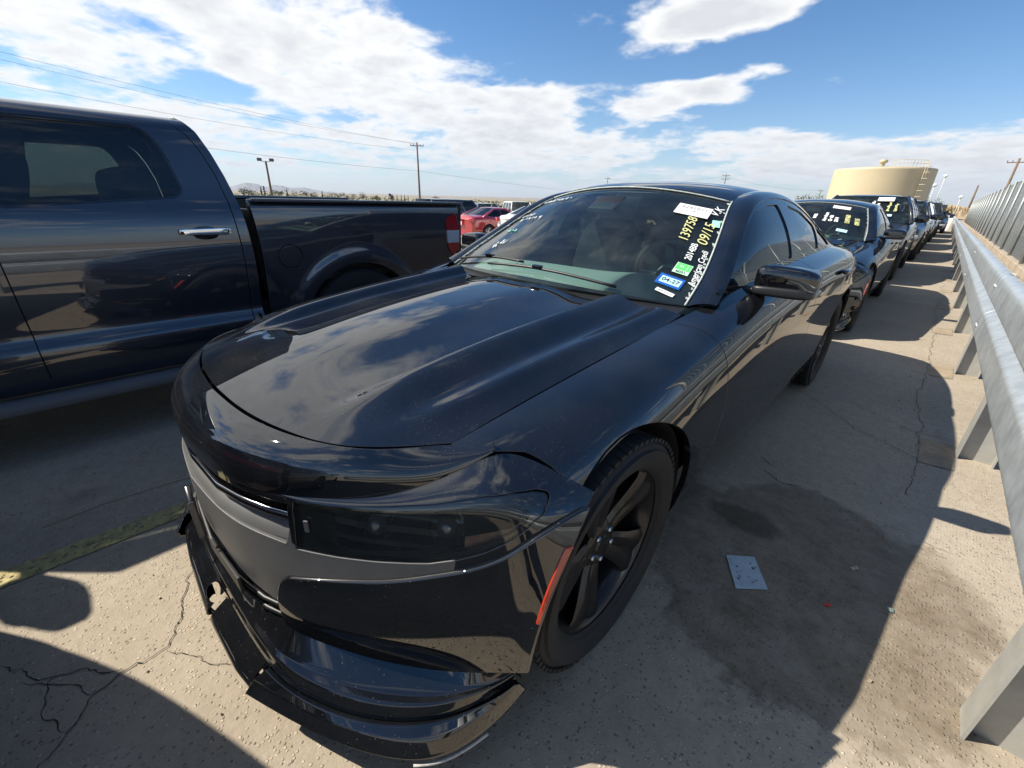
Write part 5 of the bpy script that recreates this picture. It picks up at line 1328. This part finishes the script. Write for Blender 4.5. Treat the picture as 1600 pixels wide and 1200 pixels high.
make_fence()
rng = np.random.default_rng(11)
for k in range(9):
    y = 4 + k * 1.7 + rng.uniform(-.5, .5); x = rng.uniform(2.25, 2.75); s = rng.uniform(.06, .16)
    bm = bmesh.new(); bmesh.ops.create_icosphere(bm, subdivisions=2, radius=s)
    for v in bm.verts: v.co *= 1 + rng.normal(0, .12); v.co.z *= .6
    me = bpy.data.meshes.new('stone'); bm.to_mesh(me); bm.free(); me.materials.append(mat('pale_stone', (.52, .48, .42), .9, var=(20, .3)))
    o = link(bpy.data.objects.new('stone', me)); o.location = (x, y, s * .35); tag(o, 'pale rubble stone between guardrail and fence, ' + ['nearest', 'second', 'third', 'fourth', 'fifth', 'sixth', 'seventh', 'eighth', 'farthest'][k] + ' one', 'stone', 'rubble behind the guardrail')


# ------------------------------------------------------------------ the sedan in front and the row behind it
T, S, wsp = make_sedan('sedan', 'glossy black four-door sedan with torn front chin, nearest in the row', (0, 0, 0))
sedan_front(T, S); sedan_splitter(T); sedan_inside(T); sedan_small(T, wsp)
T['group'] = 'cars parked along the guardrail'
C2 = copy_tree(T); C2.location = (-.03, 5.33, 0); C2['label'] = 'black sedan directly behind the nearest one, also black wheels'


def scribble(T, wsp, k, a, n, step, size, material, name='marker_writing', up=True, seed=0):
    r = np.random.default_rng(seed); b = MB()
    for i in range(n):
        kk = k + (step * i if up else r.uniform(-.004, .004)); a2 = a + (0 if up else step * i); P = []
        for j in range(r.integers(4, 8)): P.append(wsp(min(max(kk + r.uniform(-.5, .5) * size, 0), 1), a2 + r.uniform(-.5, .5) * size * .8, .0025)[0])
        b.tube(P, .0022, 4, cap=True)
    return tag(b.obj(name, material, T, smooth=True), kind='stuff')


def dress_near(T, wsp):
    M = glass_frame(wsp, .800, .758, -.06); plate('paper_sheet', .158, .096, M, MATS['sticker_white'], T); up = lambda dx, dy, dz=.0008: M @ Matrix.Translation((dx, dy, dz))
    text_mesh('4241811', .036, 'printed_number', MATS['print_grey'], T, up(0, .020), bold=.0004); text_mesh('58E/2', .014, 'printed_line', MATS['print_grey'], T, up(.01, -.008)); text_mesh('1 A M 2', .011, 'printed_line', MATS['print_grey'], T, up(.012, -.026))
    q = math.pi / 2
    text_mesh('139758', .062, 'marker_writing', MATS['marker_yellow'], T, glass_frame(wsp, .625, .790, q + .02), shear=.25, bold=.0002, sx=1.05)
    text_mesh('2014BB', .040, 'marker_writing', MATS['marker_white'], T, glass_frame(wsp, .445, .875, q), shear=.1, bold=.0004, sx=1.0)
    text_mesh('09/15', .066, 'marker_writing', MATS['marker_yellow'], T, glass_frame(wsp, .615, .915, q - .02), shear=.25, bold=0, sx=1.15)
    text_mesh('V.K', .058, 'marker_writing', MATS['marker_white'], T, glass_frame(wsp, .835, .925, q - .25), shear=.25, bold=.0002, sx=1.0)
    text_mesh('American Credi', .038, 'marker_writing', MATS['marker_white'], T, glass_frame(wsp, .325, .953, q + .03), shear=.2, bold=.0002, sx=1.0)
    plate('mint_smear', .035, .055, glass_frame(wsp, .72, .948, .1), MATS['marker_mint'], T)
    G = glass_frame(wsp, .290, .876, -.06); plate('permit_sticker', .066, .070, G, MATS['sticker_mint'], T); plate('permit_field', .042, .044, G @ Matrix.Translation((-.008, .011, .0007)), MATS['sticker_green'], T); plate('permit_field', .014, .044, G @ Matrix.Translation((.023, .011, .0007)), MATS['sticker_green'], T)
    text_mesh('6031', .021, 'printed_number', MATS['print_black'], T, G @ Matrix.Translation((0, -.024, .0009)), bold=.0003); text_mesh('E5', .018, 'printed_line', MATS['sticker_mint'], T, G @ Matrix.Translation((-.008, .012, .0013)), bold=.0004); text_mesh('11', .016, 'printed_line', MATS['sticker_mint'], T, G @ Matrix.Translation((.023, .012, .0013)))
    B = glass_frame(wsp, .172, .852, -.06); plate('date_sticker', .104, .066, B, MATS['sticker_blue'], T); plate('date_field', .084, .040, B @ Matrix.Translation((.002, 0, .0007)), MATS['sticker_pale'], T); text_mesh('04-27', .031, 'printed_date', MATS['print_black'], T, B @ Matrix.Translation((.002, 0, .0012)), bold=.0005)
    W = glass_frame(wsp, .080, .862, -.14); plate('barcode_sticker', .078, .020, W, MATS['sticker_white'], T)
    b = MB()
    for i in range(16): b.box((-.032 + i * .0042, 0, .0008), (.0008 + .0014 * ((i * 7) % 3) / 2, .009, .0004))
    b.xf(W); tag(b.obj('barcode', MATS['print_grey'], T), kind='stuff')
    for (k, a, n, st, sz, mt, sd) in ((.86, -.90, 9, .05, .035, 'marker_white', 1), (.66, -.88, 4, .05, .04, 'marker_white', 2), (.60, -.80, 6, .05, .05, 'marker_white', 3), (.45, -.80, 4, .05, .04, 'marker_mint', 4), (.30, -.66, 3, .04, .05, 'marker_white', 5), (.25, -.66, 2, .03, .05, 'marker_white', 6)):
        scribble(T, wsp, k, a, n, st, sz, MATS[mt], up=False, seed=sd)


def dress_second(T, wsp):
    plate('paper_sheet', .20, .085, glass_frame(wsp, .86, .50, -.05), MATS['sticker_white'], T); plate('date_sticker', .12, .06, glass_frame(wsp, .22, .62, -.05), MATS['sticker_pale'], T)
    q = math.pi / 2
    for k, a, t, mt, s in ((.55, .10, '04BB', 'marker_white', .05), (.55, .28, 'American', 'marker_white', .055), (.52, .38, 'Credit', 'marker_white', .055), (.50, .48, '2014', 'marker_white', .055), (.55, .66, '139760', 'marker_yellow', .07), (.52, .82, '09/15', 'marker_yellow', .07)):
        text_mesh(t, s, 'marker_writing', MATS[mt], T, glass_frame(wsp, k, a, q), bold=.003)


dress_near(T, wsp); dress_second(C2, wsp)
mat('suv_black', (.006, .008, .012), .3, 0, 1.0, .4, dust=(120., .3, (.4, .38, .35), .02)); mat('car_white', (.78, .78, .76), .35, 0, 1.0); mat('car_red', (.40, .012, .022), .32, .2, 1.0); mat('car_navy', (.02, .035, .065), .35, .3, 1.0); mat('car_charcoal', (.035, .037, .04), .4, .3, 1.0); mat('car_silver', (.42, .43, .44), .35, .6, 1.0)
ROW = 'cars parked along the guardrail'
simple_car('suv', 'black sport utility vehicle third in the row, with papers on its windshield', 'suv', (-.05, 10.75, 0), 0, 'suv_black', 'suv', ROW, 'black_rim', True)
simple_car('suv', 'smaller looking black sport utility vehicle fourth in the row', 'suv', (.05, 16.3, 0), 0, 'suv_black', 'suv', ROW, 'alloy', True)
simple_car('suv', 'white sport utility vehicle far along the guardrail row', 'suv', (.05, 21.9, 0), 0, 'car_white', 'suv', ROW, 'alloy', True)
simple_car('sedan_car', 'dark sedan behind the white vehicle at the far end of the row', 'car', (.15, 27.4, 0), 0, 'car_charcoal', 'sedan', ROW)
simple_car('pickup_truck', 'charcoal pickup near the far end of the guardrail row', 'pickup truck', (.1, 33.2, 0), 0, 'car_charcoal', 'pickup', ROW)
simple_car('sedan_car', 'black sedan last in the guardrail row', 'car', (.5, 40.2, 0), 0, 'suv_black', 'sedan', ROW)
C0 = copy_tree(T); C0.location = (.95, -5.32, 0); C0.rotation_euler = (0, 0, math.radians(20)); C0['label'] = 'black sedan ahead of the nearest one, casting the rounded shadow at lower left'
def sloped(x, y): return (x, y, ground_z(x))
LOT = 'vehicles in the far rows of the lot'
simple_car('sedan_car', 'red sedan with silver wheels beyond the pickup tailgate', 'car', sloped(-14.8, 16.2), math.pi, 'car_red', 'sedan')
simple_car('sedan_car', 'white sedan parked beside the red one', 'car', sloped(-11.9, 16.4), math.pi, 'car_white', 'sedan')
simple_car('suv', 'navy sport utility vehicle behind the red sedan', 'suv', sloped(-22.0, 21.6), 1.15, 'car_navy', 'suv', LOT).scale = (1.1, 1.1, 1.1)
simple_car('van', 'white van in the far row behind the white sedan', 'van', sloped(-26.0, 29.0), 1.0, 'car_white', 'van', LOT).scale = (1.08, 1.08, 1.08)
simple_car('van', 'boxy dark vehicle rising behind the pickup tailgate', 'van', sloped(-20.4, 18.3), math.pi, 'car_charcoal', 'van', LOT)
simple_car('suv', 'black vehicle roof behind the second sedan, in the next row', 'suv', (-2.9, 20.0, 0), 0, 'suv_black', 'suv', LOT)


# ------------------------------------------------------------------ background
CX, CY, CZ = CAM_LOC


def at_az(az, dist, z=None): a = math.radians(az); x = CX - dist * math.sin(a); return (x, CY + dist * math.cos(a), ground_z(x) if z is None else z)


def make_tank():
    D_ = 118.0; c = at_az(5.79, D_); R_ = D_ * math.tan(math.radians(3.88)); H = CZ + (D_ - R_ * .6) * math.tan(math.radians(3.85))
    T = empty('water_tank', c); tag(T, 'large cream cylindrical water tank with rooftop ladder and vent', 'tank')
    tm = mat('cream_paint', (.50, .42, .27), .55, var=(.25, .05)); n = 96
    for i in range(4):
        b = MB(); z0, z1 = H * .955 * i / 4, H * .955 * (i + 1) / 4; b.lathe([(R_, z0), (R_, z1 - .004)], n); b.obj('shell_course', tm, T, smooth=True)
    b = MB(); b.lathe([(R_, H * .955), (R_ * .997, H * .972), (R_ * .985, H * .985), (R_ * .96, H * .995), (R_ * .7, H + .10), (R_ * .35, H + .32), (.001, H + .42)], n); b.obj('roof', tm, T, smooth=True)
    b = MB(); b.lathe([(.35, H + .30), (.35, H + .75), (.62, H + .85), (.66, H + 1.1), (.55, H + 1.3), (.2, H + 1.42), (.001, H + 1.45)], 20, c=(0, -R_ * .55, 0)); b.obj('roof_vent', tm, T, smooth=True)
    # ladder with cage on the near right of the shell
    ang = math.radians(-90 + 52); r = MB(); x0, y0 = (R_ + .25) * math.cos(ang), (R_ + .25) * math.sin(ang); tx, ty = -math.sin(ang), math.cos(ang)
    for s in (-.25, .25): r.tube([(x0 + tx * s, y0 + ty * s, 2.4), (x0 + tx * s, y0 + ty * s, H + 1.1)], .05, 6)
    for k in range(16): z = 2.6 + k * .4; r.tube([(x0 - tx * .25, y0 - ty * .25, z), (x0 + tx * .25, y0 + ty * .25, z)], .03, 4)
    for k in range(6):
        z = 4 + k * 1.0; r.tube([(x0 + tx * .4 * math.cos(t) + math.cos(ang) * .7 * math.sin(t), y0 + ty * .4 * math.cos(t) + math.sin(ang) * .7 * math.sin(t), z) for t in np.linspace(0, math.pi, 9)], .04, 4)
    r.obj('ladder', mat('cream_rail', (.66, .58, .42), .5), T)
    h = MB()
    for a0 in np.linspace(-90 + 12, -90 + 58, 12):
        a0 = math.radians(a0); rr = R_ * .95; h.tube([(rr * math.cos(a0), rr * math.sin(a0), H - .05), (rr * math.cos(a0), rr * math.sin(a0), H + 1.1)], .04, 5)
    for z in (.55, 1.1): h.tube([(R_ * .95 * math.cos(math.radians(q)), R_ * .95 * math.sin(math.radians(q)), H + z) for q in np.linspace(-78, -32, 14)], .035, 5)
    h.obj('handrail', MATS['cream_rail'], T)
    o = MB(); ang = math.radians(-90 + 30); o.lathe([(.001, -.05), (.22, -.03), (.25, .02), (.001, .05)], 14, 'Y', (R_ * math.cos(ang), R_ * math.sin(ang) - .1, H * .42)); o.obj('lamp', MATS['sticker_white'], T, smooth=True)


make_tank()
WOOD = mat('pole_wood', (.16, .11, .075), .9, var=(3, .25))


def utility_pole(name, label, az, dist, h, r=.16, arms=((.5, 2.2),), lamp=False, cat='pole', group='poles around the lot', lean=0.0):
    base = at_az(az, dist); h -= base[2]; T = empty(name, base, math.radians(az)); tag(T, label, cat, group)
    b = MB(); b.tube([(0, 0, 0), (lean * h, 0, h)], r, 10, rr=[r * 1.2, r * .8]); b.obj('shaft', WOOD, T, smooth=True)
    for (dz, w) in arms:
        b = MB(); b.box((lean * h, 0, h - dz), (w, .10, .12)); b.obj('crossarm', WOOD, T)
        for s in (-.48, -.25, .25, .48):
            b = MB(); b.lathe([(.001, .28), (.05, .26), (.06, .18), (.03, .12), (.03, .05)], 8, 'Z', (lean * h + s * w, 0, h - dz)); b.obj('insulator', MATS['black_plastic'], T, smooth=True)
    if lamp:
        for s in (-1, 1):
            b = MB(); b.tube([(lean * h, 0, h - .15), (lean * h + s * .55, 0, h + .02)], .04, 6); b.obj('lamp_arm', MATS['fence_post'], T)
            b = MB(); b.box((lean * h + s * .62, 0, h + .12), (.5, .4, .32), bev=.06); b.obj('flood_lamp', mat('lamp_body', (.08, .08, .08), .5), T, auto=40)
    return T


utility_pole('utility_pole', 'tall wooden utility pole carrying wires behind the pickup bed', 55.2, 84, CZ + 84 * math.tan(math.radians(5.7)))
utility_pole('flood_light_pole', 'wooden pole with two flood lamps left of the tall utility pole', 71.35, 62, CZ + 62 * math.tan(math.radians(3.0)), .13, (), True, 'light pole')
utility_pole('utility_pole', 'short looking utility pole just left above the sedan roof', 32.43, 190, CZ + 190 * math.tan(math.radians(2.69)))
utility_pole('utility_pole', 'utility pole above the middle of the sedan roof', 19.5, 165, CZ + 165 * math.tan(math.radians(3.15)), .16, ((.4, 2.4), (1.4, 2.4)))
utility_pole('utility_pole', 'thin utility pole left of the water tank', 10.3, 230, CZ + 230 * math.tan(math.radians(1.75)))
utility_pole('utility_pole', 'utility pole rising over the fence at the right edge', -2.8, 95, CZ + 95 * math.tan(math.radians(4.2)))
utility_pole('utility_pole', 'short pole over the far end of the fence', -1.05, 150, CZ + 150 * math.tan(math.radians(2.2)), .2, ())
for k, (az, el, lab) in enumerate(((1.27, 2.95, 'tall white lamp mast right of the water tank'), (1.75, 2.2, 'lower white lamp mast close to the water tank'), (-.27, 1.25, 'small white lamp mast at the end of the fence'))):
    d = 130.; h = CZ + d * math.tan(math.radians(el)); Tm = empty('lamp_mast', at_az(az, d)); tag(Tm, lab, 'light pole', 'poles around the lot')
    b = MB(); b.tube([(0, 0, 0), (0, 0, h)], .07, 8); b.obj('mast', mat('mast_grey', (.55, .55, .56), .5), Tm, smooth=True)
    V, F = superbox((0, 0, h), (.34, .34, .28), .8, 10, 14); mesh_obj('lamp_head', V, F, mat('lamp_white', (.8, .8, .8), .4), Tm)


def wire(name, label, a, b, sag, r=.012):
    a, b = Vector(a), Vector(b); P = []
    for i in range(33): t = i / 32; q = a.lerp(b, t); q.z -= 4 * sag * t * (1 - t); P.append(q)
    w = MB(); w.tube(P, r, 5); tag(w.obj(name, mat('wire_black', (.05, .05, .05), .6), smooth=True), label, 'wire', 'overhead wires')


def ptae(az, el, d): return at_az(az, d, CZ + d * math.tan(math.radians(el)))


pt = Vector(ptae(55.2, 5.55, 84))
wire('power_wire', 'upper overhead wire sloping down to the utility pole', ptae(100, 10.6, 62), pt + Vector((-.4, .5, 0)), .8)
wire('power_wire', 'overhead wire just below the upper one', ptae(100, 10.0, 63), pt + Vector((.5, -.6, 0)), .9)
wire('power_wire', 'third overhead wire crossing the left clouds', ptae(100, 8.2, 62), pt + Vector((0, 0, -1.0)), .8)
wire('power_wire', 'lowest single wire running behind the pickup bed', ptae(95, 5.2, 70), ptae(55.2, 2.75, 84.2), .6, .016)
wire('power_wire', 'single wire running right from the utility pole to the roof', ptae(55.1, 2.75, 84.2), ptae(32.5, .95, 190), .5, .016)
wire('power_wire', 'faint wire between the poles over the sedan roof', ptae(32.43, 2.5, 190), ptae(19.5, 3.0, 165), 1.6, .02)
wire('power_wire', 'faint wire from the roof pole towards the tank', ptae(19.5, 2.9, 165), ptae(10.3, 1.7, 230), 1.2, .02)


def ridge(name, prof, d, mt, depth, seed=1, base=-5.0):
    """a range of hills: ridge line by azimuth, real depth behind it"""
    r = np.random.default_rng(seed); prof = sorted(prof); az = np.linspace(prof[0][0], prof[-1][0], 160); el = np.interp(az, [q[0] for q in prof], [q[1] for q in prof])
    nz = np.zeros(160)
    for o in (4, 9, 20, 45): nz += np.interp(np.linspace(0, 1, 160), np.linspace(0, 1, o), r.normal(0, 1, o)) * .22 / (o ** .6)
    V = []; F = []; m = 8
    for i in range(160):
        hh = d * math.tan(math.radians(max(el[i] + nz[i] * .35, .02)))
        for j in range(m):
            t = j / (m - 1); dd = d - depth * (1 - t); z = base + (hh + CZ - base) * (t ** 1.3) * (1 + (r.normal(0, .05) if 0 < j < m - 1 else 0)); V.append(at_az(az[i], dd, z))
    for i in range(159):
        for j in range(m - 1): F.append((i * m + j, i * m + j + 1, (i + 1) * m + j + 1, (i + 1) * m + j))
    tag(mesh_obj(name, V, F, mt, smooth=False), kind='structure')


ridge('mountains', [(88, .2), (80, .7), (77, .35), (75, .45), (73.6, .90), (72.6, .82), (71.8, .55), (71.0, .80), (70.2, .72), (69.4, .52), (68.0, .56), (66.8, .30), (65.6, .15), (64, .02)], 7500, mat('mountain_rock', (.20, .19, .19), .95, var=(.002, .2)), 900, 3)
ridge('far_mesa', [(80, .02), (66, .06), (64, .12), (58, .16), (50, .20), (44, .24), (36, .25), (28, .22), (18, .2), (8, .2), (-6, .25), (-20, .2)], 4200, mat('mesa_soil', (.26, .21, .17), .95, var=(.01, .25)), 500, 6)
ridge('dirt_mound', [(1.2, .1), (.8, .55), (.2, .62), (-.4, .56), (-1.0, .45), (-2.0, .2)], 150, mat('mound_soil', (.42, .32, .19), .95, var=(.3, .2)), 25, 8, 0.0)

# ------------------------------------------------------------------ trees
LEAF = [mat('leaf_green', (.055, .075, .028), .8, var=(1.2, .4)), mat('leaf_olive', (.10, .105, .042), .8, var=(1.2, .4)), mat('leaf_dark', (.025, .038, .018), .8, var=(1.2, .4))]


def tree(label, az, d, h, w, mt, seed, shape='round', group='trees and shrubs beyond the lot', base=0.0):
    r = np.random.default_rng(seed); T = empty('cypress_tree' if shape == 'tall' else 'desert_tree', at_az(az, d)); tag(T, label, 'tree', group); w = w * (h - ground_z(T.location.x)) / h; h -= ground_z(T.location.x)
    b = MB(); b.tube([(0, 0, 0), (.05 * h * r.normal(), .02 * h, h * .45)], .05 * h ** .8, 7, rr=[.05 * h ** .8, .02 * h ** .8])
    for k in range(4): a = r.uniform(0, 6.28); b.tube([(0, 0, h * .3), (w * .3 * math.cos(a), w * .3 * math.sin(a), h * .65)], .02 * h ** .8, 5)
    b.obj('trunk', WOOD, T)
    n = 420; V = []; F = []
    lobes = [(r.normal(0, .28) * w, r.normal(0, .28) * w, h * r.uniform(.35, .85), w * r.uniform(.22, .42)) for _ in range(7)] if shape == 'round' else [(0, 0, h * t, w * .5 * (1.05 - t) ** .5 * .8) for t in np.linspace(.12, .97, 8)]
    for i in range(n):
        L_ = lobes[r.integers(len(lobes))]; dv = r.normal(0, 1, 3); dv /= np.linalg.norm(dv); c = np.array(L_[:3]) + dv * L_[3] * r.uniform(.4, 1.08) * np.array([1, 1, .85 if shape == 'round' else 1.6])
        s = h * r.uniform(.03, .06) * (1 if shape == 'round' else .7); u = r.normal(0, 1, 3); u /= np.linalg.norm(u); v = np.cross(u, r.normal(0, 1, 3)); v /= np.linalg.norm(v) + 1e-6; k = len(V)
        V += [tuple(c + u * s), tuple(c + v * s * .7), tuple(c - u * s * .8), tuple(c - v * s * .7)]; F.append((k, k + 1, k + 2, k + 3))
    mesh_obj('crown', V, F, mt, T, smooth=False)


rr = np.random.default_rng(21); CNT = {}; ORD = ['first', 'second', 'third', 'fourth', 'fifth', 'sixth', 'seventh', 'eighth', 'ninth', 'tenth']
k = 0
for az, el, sh, mi, wd in ((74.0, .42, 'round', 2, .8), (73.2, .25, 'round', 0, 1.2), (72.3, .45, 'tall', 2, .35), (72.0, .52, 'tall', 2, .3), (71.6, .20, 'round', 1, 1.4), (70.6, .25, 'round', 2, .9), (69.8, .3, 'tall', 2, .3), (69.0, .15, 'round', 1, 1.6), (68.0, .30, 'round', 2, .9), (67.2, .12, 'round', 1, 1.5), (66.2, .22, 'tall', 2, .3), (65.4, .10, 'round', 1, 1.3), (64.4, .16, 'round', 0, 1.2), (63.2, .05, 'round', 1, 1.2), (61.8, .22, 'round', 2, 1.0), (60.2, .02, 'round', 1, 1.2), (58.6, .30, 'round', 2, .5), (57.9, .02, 'tall', 2, .3), (57.4, .05, 'tall', 2, .3), (57.0, .06, 'tall', 2, .3), (56.6, .02, 'tall', 2, .28), (53.2, .12, 'round', 2, 1.0), (10.9, 1.05, 'round', 1, 1.6), (10.2, 1.1, 'round', 0, 1.4), (2.6, 1.2, 'round', 1, 1.4), (1.7, 1.1, 'round', 0, 1.2)):
    d = rr.uniform(190, 260); h = CZ + d * math.tan(math.radians(max(el, .02))); names = {'round': ['green bushy', 'olive scrubby', 'dark rounded'], 'tall': ['green', 'olive', 'dark narrow']}[sh]
    nm = f'{names[mi]} {"cypress" if sh == "tall" else "tree"}'; where = 'behind the pickup bed' if az > 20 else 'near the foot of the water tank'
    CNT[(nm, where)] = CNT.get((nm, where), 0) + 1
    tree(f'{nm} {where}, {ORD[CNT[(nm, where)] - 1]} such from the left', az, d, h, h * wd, LEAF[mi], 100 + k, sh); k += 1


def far_scrub():
    r = np.random.default_rng(77); V = []; F = []
    for i in range(420):
        az = r.uniform(30, 77); d = r.uniform(120, 420); x, y, z = at_az(az, d); s = r.uniform(.5, 1.5)
        for j in range(14):
            c = np.array([x, y, z]) + np.array([r.normal(0, s * .6), r.normal(0, s * .6), abs(r.normal(.3, .4)) * s]); u = r.normal(0, 1, 3); u /= np.linalg.norm(u); v = np.cross(u, r.normal(0, 1, 3)); v /= np.linalg.norm(v) + 1e-6; q = s * r.uniform(.2, .4); k = len(V)
            V += [tuple(c + u * q), tuple(c + v * q), tuple(c - u * q), tuple(c - v * q)]; F.append((k, k + 1, k + 2, k + 3))
    tag(mesh_obj('desert_scrub', V, F, LEAF[1], smooth=False), 'low olive scrub scattered over the far plain', 'scrub', kind='stuff')


far_scrub()


def loader():
    T = empty('yellow_loader', at_az(.62, 125), .5); tag(T, 'small yellow loader machine at the far end of the row', 'machine'); ym = mat('machine_yellow', (.62, .36, .03), .5)
    b = MB(); b.box((0, .3, 1.15), (1.5, 2.6, .8), bev=.12); b.obj('body', ym, T, auto=40)
    b = MB(); b.box((0, .4, 2.0), (1.1, 1.1, 1.0), bev=.08); b.obj('cab', MATS['car_charcoal'], T, auto=40)
    b = MB(); b.box((0, .4, 2.55), (1.25, 1.25, .12), bev=.04); b.obj('cab_roof', ym, T, auto=40)
    b = MB(); b.tube([(.5, -.8, 1.3), (.5, -1.9, 1.9), (.5, -2.5, .7)], .12, 6); b.tube([(-.5, -.8, 1.3), (-.5, -1.9, 1.9), (-.5, -2.5, .7)], .12, 6); b.obj('lift_arm', ym, T)
    b = MB(); b.prism([(-2.9, .2), (-2.4, .15), (-2.3, .9), (-2.5, .95)], -1.0, 1.0, 'X'); b.obj('bucket', MATS['car_charcoal'], T)
    for s in (1, -1):
        for y in (-.6, 1.3): make_wheel(T, s * .85, y, R=.6, rim=.32, W=.4, side=s, detail=False, rimmat='alloy')


loader()
b = MB(); b.box((0, 0, .55), (.55, .03, 1.05), Matrix.Rotation(.12, 3, 'Y') @ Matrix.Rotation(-.15, 3, 'X')); o = b.obj('white_board', MATS['sticker_white']); o.location = (1.30, 44.5, 0); tag(o, 'leaning white board at the far end of the guardrail', 'board')

# ------------------------------------------------------------------ the air
hz = MB(); hz.box((0, 0, 150), (17000, 17000, 318)); ho = hz.obj('haze', mat('haze_air', (.5, .5, .5))); tag(ho, 'thin dry haze over the whole valley', 'haze', kind='stuff')
hm = ho.data.materials[0]; hn = hm.node_tree; hn.nodes.clear(); hv = nd(hn, 'ShaderNodeVolumePrincipled', inp={'Color': (.62, .78, 1.0, 1), 'Density': 4.5e-5, 'Anisotropy': .2}); hout = nd(hn, 'ShaderNodeOutputMaterial'); hn.links.new(hv.outputs[0], hout.inputs['Volume'])
